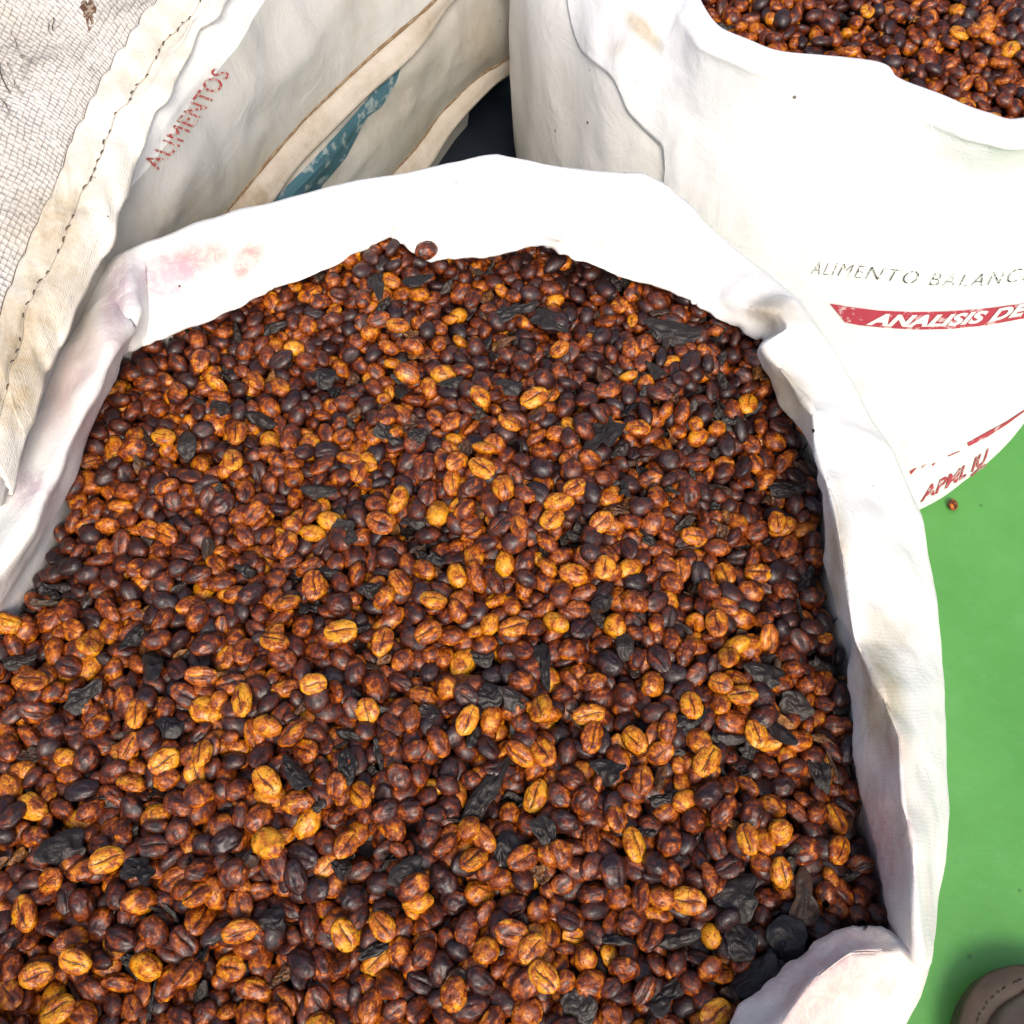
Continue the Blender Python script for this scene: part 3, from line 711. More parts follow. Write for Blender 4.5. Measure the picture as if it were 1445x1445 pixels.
# dark mound added to give the gap its deep shade
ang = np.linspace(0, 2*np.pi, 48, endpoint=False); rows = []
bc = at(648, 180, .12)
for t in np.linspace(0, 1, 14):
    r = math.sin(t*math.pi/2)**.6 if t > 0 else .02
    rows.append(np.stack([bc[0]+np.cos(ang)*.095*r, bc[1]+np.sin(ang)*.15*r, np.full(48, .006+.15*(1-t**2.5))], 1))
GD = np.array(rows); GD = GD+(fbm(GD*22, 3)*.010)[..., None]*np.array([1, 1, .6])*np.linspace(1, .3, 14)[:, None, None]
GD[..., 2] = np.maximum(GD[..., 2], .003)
o = link('gap_shade', grid_mesh('gap_shade', GD, True), M_gapshade); tag(o, 'dark navy mound added for the deep shade in the gap between the sacks', 'shade mound')

# ------------------------------------------------------------------ bean and husk templates (local units: mm)
import bmesh
def ico(sub):
    bm = bmesh.new(); bmesh.ops.create_icosphere(bm, subdivisions=sub, radius=1.0)
    V = np.array([v.co[:] for v in bm.verts]); F = np.array([[v.index for v in f.verts] for f in bm.faces]); bm.free(); return V, F
ICO = {s: ico(s) for s in (1, 2, 3, 4)}
def bean_shape(kind, seed, sub):
    U, F = ICO[sub]; P = U.copy(); off = seed*13.7
    a, b, c = 6.0, 4.25, 3.2
    sgn = np.sign
    x, y, z = P[:, 0], P[:, 1], P[:, 2]
    g = np.zeros(len(P))
    if kind == 'seam':                    # flat face up with its S-shaped seam
        zz = np.where(z > 0, z*.62, z)
        yc = .09*np.sin(x*3.2)
        g = np.exp(-((y-yc)/.14)**2)*np.clip((z+.05)*2, 0, 1)*np.clip(1.08-np.abs(x), 0, 1)
        zz = zz-g*.30
        Q = np.stack([x*a, y*b, zz*c], 1)
    elif kind == 'round':                 # rounded pod
        Q = np.stack([x*a*.97, y*b*1.02, z*c*1.12], 1)
    elif kind == 'kidney':
        Q = np.stack([x*a*1.05, y*b*.8+.9*x*x*sgn(1), z*c*.9], 1)
    else:                                 # 'capped': bean half out of its skin
        rim = 1+.10*np.clip((x-.05)*8, 0, 1)
        Q = np.stack([x*a, y*b*rim, z*c*rim], 1); g = np.exp(-((x-.04)/.06)**2)
    w1 = {'seam': .42, 'round': .62, 'kidney': .6, 'capped': .6}[kind]
    Q = Q*(1+.055*vn(U*1.3+off)[:, None]*w1*2)
    Q = Q+U*(ridge(U*np.array([1.5, 3.0, 3.0])+off, 3)*.30*w1*2+fbm(U*3.2+off, 3)*.24)[:, None]
    return Q, F, g
KINDS = ['seam']*5+['round']*4+['kidney']*1+['capped']*2
TPL = {}
for s in (1, 2, 3, 4): TPL[s] = [bean_shape(k, i, s) for i, k in enumerate(KINDS)]
def attach(me, lco, groove=None, tone=None, rnd=None):
    a = me.attributes.new('lco', 'FLOAT_VECTOR', 'POINT'); a.data.foreach_set('vector', np.asarray(lco, np.float32).ravel())
    for nme, v in (('groove', groove), ('tone', tone), ('rnd', rnd)):
        if v is None: continue
        a = me.attributes.new(nme, 'FLOAT', 'POINT'); a.data.foreach_set('value', np.asarray(v, np.float32))
TPL_ME = []
for (Q, F, g) in TPL[4]:
    me = fast_mesh('coffee_bean', Q*.001, F); attach(me, Q, g); me.materials.append(M_bean); TPL_ME.append(me)
def husk_shape(seed, curl, ragged=.25, nr=7, na=22):
    r_ = np.random.default_rng(seed); ph = r_.uniform(0, 6.28, 4); A = np.linspace(0, 2*np.pi, na, endpoint=False)
    edge = 1+ragged*(np.sin(2*A+ph[0])*.4+np.sin(3*A+ph[1])*.5+np.sin(5*A+ph[2])*.35)+r_.uniform(-.07, .07, na)
    V = [(0, 0)]; 
    for q in range(1, nr+1):
        rr = q/nr*edge; V += list(zip(np.cos(A)*rr, np.sin(A)*rr))
    V = np.array(V); x, y = V[:, 0], V[:, 1]
    P3 = np.stack([x*2.1, y*2.1, np.full(len(x), seed*3.3)], 1)
    z = curl[0]*(1-y*y)+curl[1]*x*x+.30*ridge(P3*1.0, 3)+.16*vn(P3*2.4)
    top = np.stack([x, y*(1-.12*abs(curl[0])), z], 1); bot = top-np.array([0, 0, .13])
    n1 = len(top); F = []
    for j in range(na): F.append((0, 1+j, 1+(j+1) % na))
    for q in range(nr-1):
        for j in range(na):
            a, b = 1+q*na+j, 1+q*na+(j+1) % na; c, d = a+na, b+na; F += [(a, c, d), (a, d, b)]
    F2 = [(c+n1, b+n1, a+n1) for a, b, c in F]
    e0 = 1+(nr-1)*na; S_ = []
    for j in range(na):
        a, b = e0+j, e0+(j+1) % na; S_ += [(a, a+n1, b+n1), (a, b+n1, b)]
    return np.concatenate([top, bot]), np.array(F+F2+S_)
HT = [husk_shape(i, c, rg) for i, (c, rg) in enumerate([((.7, 0), .15), ((.5, .2), .3), ((.9, -.2), .1), ((.35, .35), .45), ((-.3, .4), .3), ((.8, .1), .35), ((.4, -.3), .5), ((1.0, 0), .2)])]

# ------------------------------------------------------------------ heaping the beans: each one settles into the hollows left by those before
CELL = .001
class Heap:
    def __init__(s, poly, xr, yr, surf, lip):
        s.x0, s.y0 = xr[0], yr[0]; s.nx = int((xr[1]-xr[0])/CELL); s.ny = int((yr[1]-yr[0])/CELL)
        X, Y = np.meshgrid(s.x0+np.arange(s.nx)*CELL, s.y0+np.arange(s.ny)*CELL, indexing='ij')
        px, py = poly[:, 0], poly[:, 1]; n = len(px); ins = np.zeros(X.shape, bool); j = n-1
        for i in range(n):
            c = ((py[i] > Y) != (py[j] > Y))
            with np.errstate(divide='ignore', invalid='ignore'): xi = (px[j]-px[i])*(Y-py[i])/(py[j]-py[i])+px[i]
            ins ^= c & (X < xi); j = i
        D = np.full(X.shape, 9e9); Z = np.zeros(X.shape)
        for i in range(0, n):
            d = (X-px[i])**2+(Y-py[i])**2; m = d < D; D[m] = d[m]; Z[m] = poly[i, 2]
        D = np.sqrt(D); s.ins = ins; s.D = D
        s.target = np.where(ins, surf(X, Y, D, Z), 0)
        s.h = np.where(ins, s.target-.016, Z+lip*D-.001)
        s.id = np.full(X.shape, -1, np.int32); s.items = []
    def settle(s, x, y, R, ax, roll=True, sink=0.0):
        A = R@np.diag(ax**2)@R.T; Q = np.linalg.inv(A); ex, ey = math.sqrt(A[0, 0]), math.sqrt(A[1, 1])
        rx, ry = int(ex/CELL)+1, int(ey/CELL)+1
        gx, gy = np.meshgrid(np.arange(-rx, rx+1)*CELL, np.arange(-ry, ry+1)*CELL, indexing='ij')
        b = Q[0, 2]*gx+Q[1, 2]*gy; c = Q[0, 0]*gx**2+2*Q[0, 1]*gx*gy+Q[1, 1]*gy**2-1
        disc = b*b-Q[2, 2]*c; m = disc > 0; sq = np.sqrt(np.where(m, disc, 0))
        lo = np.where(m, (-b-sq)/Q[2, 2], 9); hi = np.where(m, (-b+sq)/Q[2, 2], -9)
        def rest(i, j):
            if i-rx < 0 or j-ry < 0 or i+rx >= s.nx or j+ry >= s.ny: return None
            return (s.h[i-rx:i+rx+1, j-ry:j+ry+1]-lo)[m].max()
        i, j = int((x-s.x0)/CELL), int((y-s.y0)/CELL); z = rest(i, j)
        if z is None: return None
        if roll:
            z0 = s.target if s.target is not None else 0; zr = z-z0[i, j]
            for st in (3, 2, 1, 1):
                for _ in range(5):
                    best = None
                    for di, dj in ((st, 0), (-st, 0), (0, st), (0, -st)):
                        a, b2 = i+di, j+dj
                        if not (0 <= a < s.nx and 0 <= b2 < s.ny) or not s.ins[a, b2]: continue
                        z2 = rest(a, b2)
                        if z2 is None: continue
                        r2 = z2-z0[a, b2]
                        if r2 < zr-1e-5 and (best is None or r2 < best[0]): best = (r2, a, b2, z2)
                    if best is None: break
                    zr, i, j, z = best
        z -= sink
        sl_ = (slice(i-rx, i+rx+1), slice(j-ry, j+ry+1)); top = z+hi
        upd = m & (top > s.h[sl_]); s.h[sl_] = np.where(upd, top, s.h[sl_])
        s.id[sl_] = np.where(upd, len(s.items), s.id[sl_])
        return np.array([s.x0+i*CELL, s.y0+j*CELL, z])
def eul(a, b, c): return np.array(Euler((a, b, c)).to_matrix())
def rand_R():
    base = math.pi if random.random() < .40 else 0.0
    t = .42
    return np.array((Euler((0, 0, random.uniform(0, 6.28))).to_matrix() @ Euler((random.gauss(base, t), random.gauss(0, t*.8), 0)).to_matrix()))
def bean_item(heap, x, y, tone=None, R=None, size=None, kind=None, roll=True, sink=.0008):
    size = (size or random.choice([random.gauss(1.0, .09)]*5+[random.uniform(.62, .8)]))*.93
    k = kind if kind is not None else random.randrange(len(KINDS)); R = rand_R() if R is None else R
    sc = np.array([random.gauss(1, .06), random.gauss(1, .05), random.gauss(1, .07)])*size
    ax = np.array([5.7, 4.0, 2.8])*.001*sc
    p = heap.settle(x, y, R, ax, roll, sink)
    if p is None: return
    if tone is None: tone = min(.90, max(.05, random.gauss(.485, .20)))
    heap.items.append(dict(t='bean', p=p, R=R, s=sc, k=k, tone=tone, rnd=random.random(), ax=ax))
def husk_item(heap, x, y, L, Wd, yaw, tone=.3, k=None, roll=False, tilt=.22, sink=.0015, lab=None, thick=2.2):
    R = np.array(Euler((0, 0, yaw)).to_matrix() @ Euler((random.gauss(0, tilt), random.gauss(0, tilt), 0)).to_matrix())
    ax = np.array([L/2*.9, Wd/2*.9, thick])*.001
    p = heap.settle(x, y, R, ax, roll, sink)
    if p is None: return
    heap.items.append(dict(t='husk', p=p, R=R, s=np.array([L/2, Wd/2, 3.0]), k=random.randrange(len(HT)) if k is None else k, tone=tone, rnd=random.random(), ax=ax, lab=lab))

ipoly = cr(IN+ex_*.93-np.array([[0, 0, 1.0]])*(.009-.007*bk), 8, True, 0, .45)
def surf_front(X, Y, D, Z):
    Z = Z+(.3735-Z)*np.clip(D/.07, 0, 1)
    return Z+.0015+.013*np.clip(D/.09, 0, 1)**.8+.004*np.sin(X*31+1)*np.cos(Y*27)+.0032*fbm(np.stack([X*42, Y*42, X*0], -1), 2)
HF = Heap(ipoly, (-.36, .36), (-.22, .42), surf_front, .9)
cells = np.argwhere(HF.ins & (HF.D > .0025)); area = len(cells)*1e-6
def clump_and_shade(x, y):
    v = float(vn(np.array([x*22+3, y*22, 1.5])))+.5*float(vn(np.array([x*55, y*55+9, 4.])))
    g = math.exp(-((x-.07)/.075)**2-((y-.30)/.07)**2)*.9+math.exp(-((x-.15)/.04)**2-((y-.16)/.13)**2)*.8  # shade by the right and upper right rim, put into bean tone
    return v*.55+g-.12
def fill(H, cells, n, q=7, husk_p=.02):
    for _ in range(n):
        cand = cells[rng.integers(0, len(cells), q)]
        dd_ = [H.h[a, b]-H.target[a, b] for a, b in cand]; a, b = cand[int(np.argmin(dd_))]
        x, y = H.x0+a*CELL, H.y0+b*CELL
        dk = clump_and_shade(x, y)
        if random.random() < husk_p*(1+1.6*max(-.5, dk)):
            husk_item(H, x, y, random.uniform(6, 13), random.uniform(3, 7), random.uniform(0, 6.28), random.uniform(.15, 1.0), roll=True, tilt=.4) if random.random() < .65 else husk_item(H, x, y, random.uniform(9, 15), random.uniform(1.2, 2.4), random.uniform(0, 6.28), random.uniform(.2, .9), roll=True, tilt=.5, thick=1.2)
        else: bean_item(H, x, y, tone=min(.92, max(.04, random.gauss(.46-.14*dk, .20))))
N1 = int(area*1e6*15/400)
fill(HF, cells, int(N1*.86), 5, .14)
print('front beans', N1, 'area', area)
def seed_xy(px, py):
    # where the line of sight through the pixel meets the heap
    z = .385
    for _ in range(5):
        p = at(px, py, z); i, j = int((p[0]-HF.x0)/CELL), int((p[1]-HF.y0)/CELL)
        if not (2 < i < HF.nx-2 and 2 < j < HF.ny-2): return None
        z = HF.target[i, j]+.002 if HF.ins[i, j] else z
    return (p[0], p[1]) if HF.ins[i, j] else None
HUSKS = [ # px, py, length mm, width mm, yaw deg (world), tone, shape, label
 (310,567,15,9,-30,.34,0,'long dark olive husk left of the upper centre, pointed at both ends'),
 (362,577,17,10,-25,.28,2,'thick curled charcoal husk just right of the pointed olive one'),
 (568,545,12,9,-75,.10,2,'glossy blue-black husk below the golden bean in the upper middle'),
 (545,600,15,10,-40,.22,3,'crumpled black husk under the blue-black one'),
 (590,603,10,10,10,.36,0,'square greyish husk flake in the upper middle'),
 (448,682,19,10,-12,.30,2,'broad olive-black husk folded over left of centre'),
 (488,738,16,12,-60,.42,3,'dusty grey torn husk beside the bright golden bean left of centre'),
 (585,718,15,11,30,.42,5,'dusty grey husk right of the bright golden bean'),
 (455,793,13,8,0,.12,2,'small shiny black husk left of centre above the golden beans'),
 (523,820,12,9,20,.10,7,'jet-black husk hump between the two golden beans left of centre'),
 (210,928,17,13,-60,.24,2,'wide slate-black husk in the left part of the heap'),
 (180,888,16,8,50,.16,5,'narrow black husk above the wide slate-black one'),
 (236,1017,14,13,0,.10,7,'round shiny black husk in the lower left'),
 (20,925,17,9,10,.26,0,'grey-black husk at the left edge below the rim'),
 (112,975,18,11,35,.30,3,'ragged brown-black husk on the far left of the heap'),
 (85,1195,22,16,20,.20,5,'big crumpled black husk in the lower left'),
 (195,1222,15,12,-35,.16,3,'torn black husk right of the big crumpled one in the lower left'),
 (415,1090,18,9,-40,.14,1,'pointed black husk left of the bottom centre'),
 (487,1072,9,18,0,.16,0,'upright wrinkled black husk beside a pointed one'),
 (492,1024,14,7,-10,.14,2,'short black strip of husk under a half-dark bean'),
 (572,1228,18,13,20,.38,5,'flat greenish-black husk near the bottom centre'),
 (383,1290,14,12,10,.08,7,'blue-black rounded husk near the bottom left'),
 (480,1218,11,9,-20,.16,1,'small black chip of husk by the bottom centre'),
 (686,972,17,15,10,.36,0,'pale dusty husk cup in the centre of the heap'),
 (725,980,16,10,-30,.40,5,'dusty folded husk right of the pale cup'),
 (605,996,9,9,-45,.34,3,'triangular grey husk chip near the centre'),
 (772,925,8,24,0,.10,1,'upright black husk sliver right of centre'),
 (690,1105,28,10,62,.38,6,'long twisted grey husk standing at a slant below the centre'),
 (665,1140,16,9,55,.34,5,'lower grey end piece below the long twisted husk'),
 (718,1193,11,19,0,.12,7,'upright shiny black husk below the centre'),
 (770,1168,10,17,15,.26,1,'narrow black husk right of the upright shiny one'),
 (862,1080,16,12,-25,.14,5,'black husk right of the bottom centre'),
 (940,1116,14,9,15,.26,0,'olive-grey flat husk right of the bottom centre'),
 (972,1010,19,11,35,.12,6,'shiny twisted black husk in the right part'),
 (1032,1034,18,8,-5,.34,2,'grey boat-shaped husk in the right part'),
 (1105,1030,18,9,-50,.26,2,'slanting black husk near the right rim'),
 (1085,942,20,13,-25,.26,5,'dark husk with a bean on it near the right rim'),
 (1130,985,17,14,-30,.38,0,'flat slate husk near the right rim'),
 (1165,1085,10,18,0,.12,1,'upright black husk by the right rim'),
 (885,900,8,18,0,.30,2,'upright olive husk right of centre'),
 (1050,1258,20,19,0,.24,5,'large round black husk in the lower right'),
 (1118,1322,17,22,-10,.12,7,'smooth rounded black husk leaning on the bottom right fold'),
 (1140,1270,11,26,-20,.62,6,'brown translucent husk strip by the bottom right fold'),
 (1052,1322,14,18,0,.22,0,'black husk left of the smooth rounded one in the lower right'),
 (1075,1378,26,15,40,.26,1,'long charcoal husk along the bottom right fold'),
 (962,1317,18,9,12,.28,2,'olive-black husk in the lower right, lying level'),
 (945,1402,17,12,25,.34,3,'crinkled grey husk near the bottom edge, right'),
 (822,1418,15,17,0,.34,0,'grey husk with a rusty spot near the bottom edge'),
 (855,600,15,28,-25,.26,3,'torn feathery black husk in the upper right'),
 (720,533,15,14,0,.24,7,'round wrinkled charcoal husk in the upper middle'),
 (640,530,16,9,20,.24,5,'small black husk left of the round wrinkled one'),
 (725,425,26,10,5,.24,3,'long black husk below the back rim, middle'),
 (775,440,20,16,-25,.28,6,'ragged black husk below the back rim, right of the long one'),
 (958,452,30,16,-15,.30,1,'largest black flake, tucked under the back right rim'),
 (530,385,10,24,10,.26,5,'upright black husk against the back rim'),
 (590,385,18,14,0,.10,2,'blue-black husk under the fold of the back rim'),
 (1115,677,22,11,5,.28,0,'flat slate-black husk by the right rim'),
 (680,915,12,9,0,.3,1,'little dark chip just above the centre'),
 (850,840,14,9,40,.2,5,'black chip right of the centre'),
 (262,620,10,20,10,.3,2,'curved dark husk in the upper left'),
 (455,520,14,14,0,.2,7,'round dark husk ball in the upper left'),
 (1195,850,10,20,0,.2,1,'dark husk tucked under the right rim'),
]
for (px, py, L, Wd, yaw, tone, k, lab) in HUSKS:
    L *= .86; Wd *= .86; tone += random.uniform(-.04, .14)
    q = seed_xy(px, py)
    if q is None: continue
    husk_item(HF, q[0], q[1], L, Wd, math.radians(yaw), tone, k, False, .22, .0032, lab)
fill(HF, cells, int(N1*.14), 3, .18)
GOLD = [(48,958),(179,1047),(224,1062),(282,1053),(409,1026),(482,883),(384,898),(444,958),(515,993),(282,945),(336,979),(191,1000),(507,1116),(488,1186),(147,1209),(69,1238),(31,1286),(106,1355),(77,1421),(274,1255),(376,1099),(338,1311),(540,1300),(486,1315),(264,1369),(45,1370),
 (660,1010),(763,996),(835,1000),(838,1031),(768,1053),(737,1060),(758,1116),(899,1041),(909,1093),(1001,1070),(1034,918),(1023,956),(1053,972),(1071,1028),(982,985),(978,1267),(876,1147),(899,1182),(668,1207),(725,1315),(754,1336),(772,1375),(1109,1228),(1188,1195),(1061,1178),(1015,869),(1015,1425),(729,875),
 (537,730),(493,632),(506,655),(636,583),(686,622),(722,587),(576,516),(680,549),(443,819),(564,811),(400,840),(680,649),(782,722),(736,740),(854,722),(813,676),(560,445),(393,533),(331,603),(329,641),(877,416),(757,551),(603,881),(613,836),(856,794),(1030,797),(1076,797),(1062,552),(905,586),(645,640),(790,480),(250,540),(280,500),(228,605),(120,905),(230,745),(540,895),(95,880),(1140,600),(1100,730),(985,740)]
PXL = [(p, 'g') for p in GOLD]
for (px, py), _ in PXL:
    q = seed_xy(px, py)
    if q is None: continue
    R = np.array(Euler((0, 0, random.uniform(0, 6.28))).to_matrix() @ Euler((random.gauss(.25, .25), random.gauss(0, .22), 0)).to_matrix())
    bean_item(HF, q[0], q[1], tone=random.uniform(.68, .95), R=R, kind=random.randrange(5), size=random.uniform(1.0, 1.14), roll=False, sink=.0018)
# the lone bean resting on the back lip
HS_n = len(HF.items)

# ------------------------------------------------------------------ rear heap
rpoly = cr(np.concatenate([rimW]), 8, True, 0); rpoly[:, 2] = .402
rp = rpoly.copy(); dv = RC-rp[:, :2]; dv /= np.linalg.norm(dv, axis=1, keepdims=True); rp[:, :2] += dv*.004
HR = Heap(rp, (-.02, .50), (.36, .90), lambda X, Y, D, Z: Z+.012*np.clip(D/.07, 0, 1), 1.2)
cr_ = np.argwhere(HR.ins & (HR.D > .002)); fill(HR, cr_, int(len(cr_)*12/400), 6, .02)

# ------------------------------------------------------------------ which beans show, and how large
def shown(H, zoff=0):
    ids, cnt = np.unique(H.id[H.id >= 0], return_counts=True); c = dict(zip(ids.tolist(), cnt.tolist()))
    for i, it in enumerate(H.items):
        X, Y, D = pix(it['p']); it['px'] = (float(X), float(Y)); it['vis'] = c.get(i, 0)
        it['in'] = -25 < X < 1470 and -25 < Y < 1470; it['size'] = c.get(i, 0)/D**2 if it['in'] else 0
shown(HF); shown(HR)
allb = sorted([it for it in HF.items if it['t'] == 'bean'], key=lambda i: -i['size'])
for it in allb[:299]: it['own'] = True
def region(px, py):
    r = 'upper rim' if py < 520 else 'upper part' if py < 760 else 'middle' if py < 900 else 'lower middle' if py < 1020 else 'lower part' if py < 1130 else 'near bottom' if py < 1240 else 'bottom strip' if py < 1350 else 'bottom edge'
    names = ['far left edge', 'left edge', 'far left', 'left', 'left centre', 'near centre, left', 'centre', 'near centre, right', 'right centre', 'right', 'far right', 'beside right rim']
    return r+', '+names[int(min(11, max(0, px/105)))]
def slant(Rm):
    a = math.degrees(math.atan2(Rm[1, 0], Rm[0, 0])) % 180
    return 'level' if a < 22 or a > 158 else 'slanting right' if a < 67 else 'upright' if a < 113 else 'slanting left'
def tonename(t): return 'golden' if t > .7 else 'amber' if t > .55 else 'reddish brown' if t > .38 else 'dark purplish'
mine = [i for i in HF.items if i['t'] == 'bean' and i.get('own')]
def blabel(it):
    up = it['R'][2, 2]; kd = KINDS[it['k']]
    pose = ('seam up' if up > .6 else 'rounded back up' if up < -.6 else 'on its side') if kd == 'seam' else {'round': 'rounded', 'kidney': 'kidney-shaped', 'capped': 'half-skinned'}[kd]
    return f"{tonename(it['tone'])} coffee bean, {pose}, {slant(it['R'])}, {region(*it['px'])}"
for it in mine: it['lab'] = blabel(it)
for it in mine:
    same = sorted([i for i in mine if i['lab'] == it['lab']], key=lambda i: i['px'][1])
    if len(same) > 1:
        for q, i in enumerate(same): i['lab2'] = i['lab']+(', the highest one' if q == 0 else ', the lowest one' if q == len(same)-1 else ', the one between')
nown = 0
for it in HF.items:
    if it['t'] == 'bean' and it.get('own'):
        o = bpy.data.objects.new('coffee_bean', TPL_ME[it['k']]); COL.objects.link(o)
        o.matrix_world = Matrix.Translation(Vector(it['p'])) @ Matrix(it['R'].tolist()).to_4x4() @ Matrix.Diagonal((*it['s'], 1))
        o.color = (it['tone'], it['rnd'], 0, 1)
        tag(o, it.get('lab2', it['lab']), 'coffee bean', 'coffee beans heaped in the foreground sack'); nown += 1
def joined(name, items, mat, parent=None):
    Vs, Fs, Ls, Gs, Ts, Rs = [], [], [], [], [], []; n0 = 0
    for it in items:
        if it['t'] == 'bean': Q, F, g = TPL[it['sub']][it['k']]
        else: Q, F = HT[it['k']]; g = None
        s = it['s']; P = (it['R']@(Q*s).T).T*.001+it['p']
        Vs.append(P); Fs.append(F+n0); n0 += len(P); Ls.append(Q*s if g is None else Q)
        Gs.append(np.zeros(len(P)) if g is None else g); Ts.append(np.full(len(P), it['tone'])); Rs.append(np.full(len(P), it['rnd']))
    me = fast_mesh(name, np.concatenate(Vs), np.concatenate(Fs)); attach(me, np.concatenate(Ls), np.concatenate(Gs), np.concatenate(Ts), np.concatenate(Rs))
    o = link(name, me, mat, parent); o.color = (0, 0, 0, 1); return o
rest = []
for it in HF.items:
    if it['t'] == 'bean' and not it.get('own'):
        it['sub'] = 3 if (it['in'] and it['vis'] >= 8 and it['px'][1] > 620) else 2 if it['vis'] > 2 else 1; rest.append(it)
o = joined('coffee_bean_heap', rest, M_bean); tag(o, 'mass of smaller dried coffee beans filling the foreground sack', 'coffee beans', kind='stuff')
tri = sum(len(TPL[i['sub']][i['k']][1]) for i in rest)
# husks: named ones are things, the many small scraps are stuff
HUSK_G = 'black husks scattered over the beans in the foreground sack'
scraps = []
for it in HF.items:
    if it['t'] != 'husk': continue
    if it.get('lab'):
        Q, F = HT[it['k']]; me = fast_mesh('coffee_husk', Q*it['s']*.001, F); attach(me, Q*it['s']); me.materials.append(M_husk)
        o = bpy.data.objects.new('coffee_husk', me); COL.objects.link(o)
        o.matrix_world = Matrix.Translation(Vector(it['p'])) @ Matrix(it['R'].tolist()).to_4x4(); o.color = (it['tone'], it['rnd'], 0, 1)
        sb_ = o.modifiers.new('smooth', 'SUBSURF'); sb_.levels = 1; sb_.render_levels = 1
        tag(o, it['lab'], 'husk', HUSK_G)
    else: scraps.append(it)
o = joined('husk_scraps', scraps, M_husk); tag(o, 'small dark scraps of husk mixed through the beans of the foreground sack', 'husk scraps', kind='stuff')
rb_ = [i for i in HR.items if i['t'] == 'bean']
for i in rb_: i['sub'] = 2 if i['vis'] > 2 else 1
tri += sum(len(TPL[i['sub']][i['k']][1]) for i in rb_)
o = joined('coffee_bean_heap', rb_, M_bean); tag(o, 'dried coffee beans filling the mouth of the rear right sack', 'coffee beans', kind='stuff')
o = joined('husk_scraps', [i for i in HR.items if i['t'] == 'husk'], M_husk); tag(o, 'few dark scraps of husk among the beans of the rear right sack', 'husk scraps', kind='stuff')
print('own beans', nown, 'rest', len(rest), 'rear', len(rb_), 'tris', tri)
# bed under the loose layer, gap shade put into its dark tone
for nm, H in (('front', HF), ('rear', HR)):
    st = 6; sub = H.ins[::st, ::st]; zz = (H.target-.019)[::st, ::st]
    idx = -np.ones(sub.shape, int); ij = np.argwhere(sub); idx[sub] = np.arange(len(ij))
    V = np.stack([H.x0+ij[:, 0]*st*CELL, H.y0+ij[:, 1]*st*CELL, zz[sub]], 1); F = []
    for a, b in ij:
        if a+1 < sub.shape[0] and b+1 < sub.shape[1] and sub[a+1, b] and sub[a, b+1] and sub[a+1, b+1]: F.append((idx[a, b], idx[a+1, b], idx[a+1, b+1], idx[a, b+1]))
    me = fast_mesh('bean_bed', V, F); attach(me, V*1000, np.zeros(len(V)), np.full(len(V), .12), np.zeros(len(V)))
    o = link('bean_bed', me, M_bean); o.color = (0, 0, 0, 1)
    tag(o, 'lower bed darkened in colour for the shade in the gaps of the %s heap' % ('foreground' if nm == 'front' else 'rear right'), 'coffee beans', kind='stuff')
# lone bean on the lip
p = cast(bvh_front, 603, 354, .0026)
if p is not None:
    o = bpy.data.objects.new('coffee_bean', TPL_ME[5]); COL.objects.link(o); o.location = p; o.rotation_euler = (.5, .1, .4); o.color = (.47, .3, 0, 1); o.scale = (.95, .95, .95)
    tag(o, 'single brown coffee bean resting by itself on the white back rim of the sack', 'coffee bean', 'coffee beans heaped in the foreground sack')
# bean dropped on the floor
o = bpy.data.objects.new('coffee_bean', TPL_ME[1]); COL.objects.link(o); fp = at(1345, 712, .003); o.location = fp; o.rotation_euler = (.3, .2, 1.2); o.color = (.55, .8, 0, 1)
tag(o, 'single coffee bean dropped on the green floor beside the foot of the rear sack', 'coffee bean')
# twig
tw = np.array([cast(bvh_front, x, y, .002) or Vector(at(x, y, .385)) for x, y in ((1214,1312),(1200,1300))]); a = np.array(at(1165,1276,.386))
P = np.array([a, a*.55+tw[1]*.45+[0, 0, .001], tw[1], tw[0]]); V, F = tube(cr(P, 5), .0016, 8, rad=np.linspace(.8, 1.1, 16))
me = fast_mesh('stem_piece', V, F); attach(me, V*1000); o = link('stem_piece', me, M_husk); o.color = (.3, .2, 0, 1)
tag(o, 'short dark broken stem reaching from the beans onto the bottom right fold', 'stem')

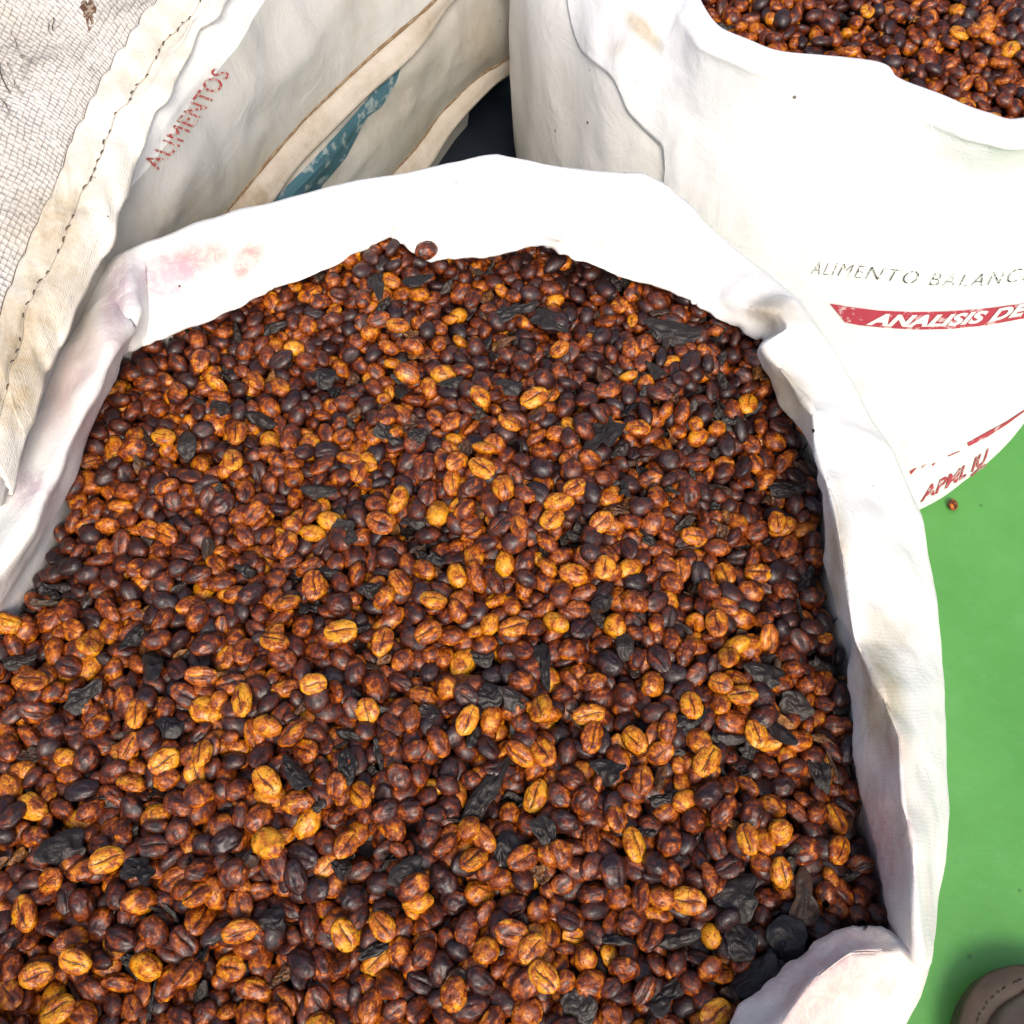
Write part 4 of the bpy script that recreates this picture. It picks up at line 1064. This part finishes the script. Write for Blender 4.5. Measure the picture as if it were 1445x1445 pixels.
# ------------------------------------------------------------------ shoe
sx0, sy0 = .343, -.119
shoe = thing('shoe', (sx0, sy0, 0), 'brown leather shoe with stitched welt, only its toe in view on the green floor', 'shoe')
def outline(k, n=72, back=.13, tip=.172):   # rounded toe, waist, heel
    y = np.array([-.115, -.10, -.05, 0, .05, .09, .12, .142, .158, .168, .172])*1.0
    wd = np.array([.012, .028, .034, .036, .046, .054, .055, .048, .036, .021, .0])
    yy = np.r_[y, y[::-1][1:]]; ww = np.r_[wd, -wd[::-1][1:]]
    L = cr(np.stack([ww+np.where(ww != 0, k*np.sign(ww), 0), yy+k*np.clip((yy-.1)/.07, -1, 1)], 1), 5, True, 0)
    return L
def shoe_ring(k, z): L = outline(k); return np.stack([sx0+L[:, 0], sy0+L[:, 1], np.full(len(L), z)], 1)
R_ = [shoe_ring(-.02, .001), shoe_ring(-.002, .001), shoe_ring(0, .004), shoe_ring(0, .016), shoe_ring(-.002, .017)]
link('sole', grid_mesh('sole', np.array(R_), True), M_sole, shoe)
R_ = [shoe_ring(-.014, .0172), shoe_ring(.000, .0175), shoe_ring(.0015, .019), shoe_ring(.0015, .022), shoe_ring(0, .0235), shoe_ring(-.006, .0245), shoe_ring(-.013, .0240), shoe_ring(-.015, .022)]
link('welt', grid_mesh('welt', np.array(R_), True), M_welt, shoe)
def upper_ring(t):                       # t 0 at welt, 1 at top
    L = outline(-.0125); cx, cy = 0, .0
    y = L[:, 1]; topz = np.interp(y, [-.12, -.05, .0, .06, .12, .16], [.095, .095, .085, .065, .050, .040])
    s = math.cos(t*math.pi/2)**.55
    X = L[:, 0]*s; Yc = np.where(y > .02, .02+(y-.02)*(s*.9+.1), y)
    z = .0215+(topz-.0215)*math.sin(t*math.pi/2)
    return np.stack([sx0+X, sy0+Yc, z], 1)
UG = np.array([upper_ring(t) for t in np.linspace(0, .97, 16)])
UG[..., 2] += fbm(UG*35, 2)*.0008
link('upper', grid_mesh('upper', UG, True), M_leather, shoe)
Ls = shoe_ring(-.0075, .0248); arcs = np.r_[0, np.cumsum(np.linalg.norm(np.diff(Ls, axis=0), axis=1))]
add_stitches(Ls, arcs, .0046, .0030, .00045, .0002, M_sole, shoe)
lac = [np.array([[sx0-.02, sy0+y, .078-.0*y], [sx0, sy0+y+.004, .088], [sx0+.02, sy0+y, .078]]) for y in (.045, .03, .015)]
for P in lac:
    V, F = tube(cr(P, 6), .0018, 6); link('lace', fast_mesh('lace', V, F), M_thread, shoe)
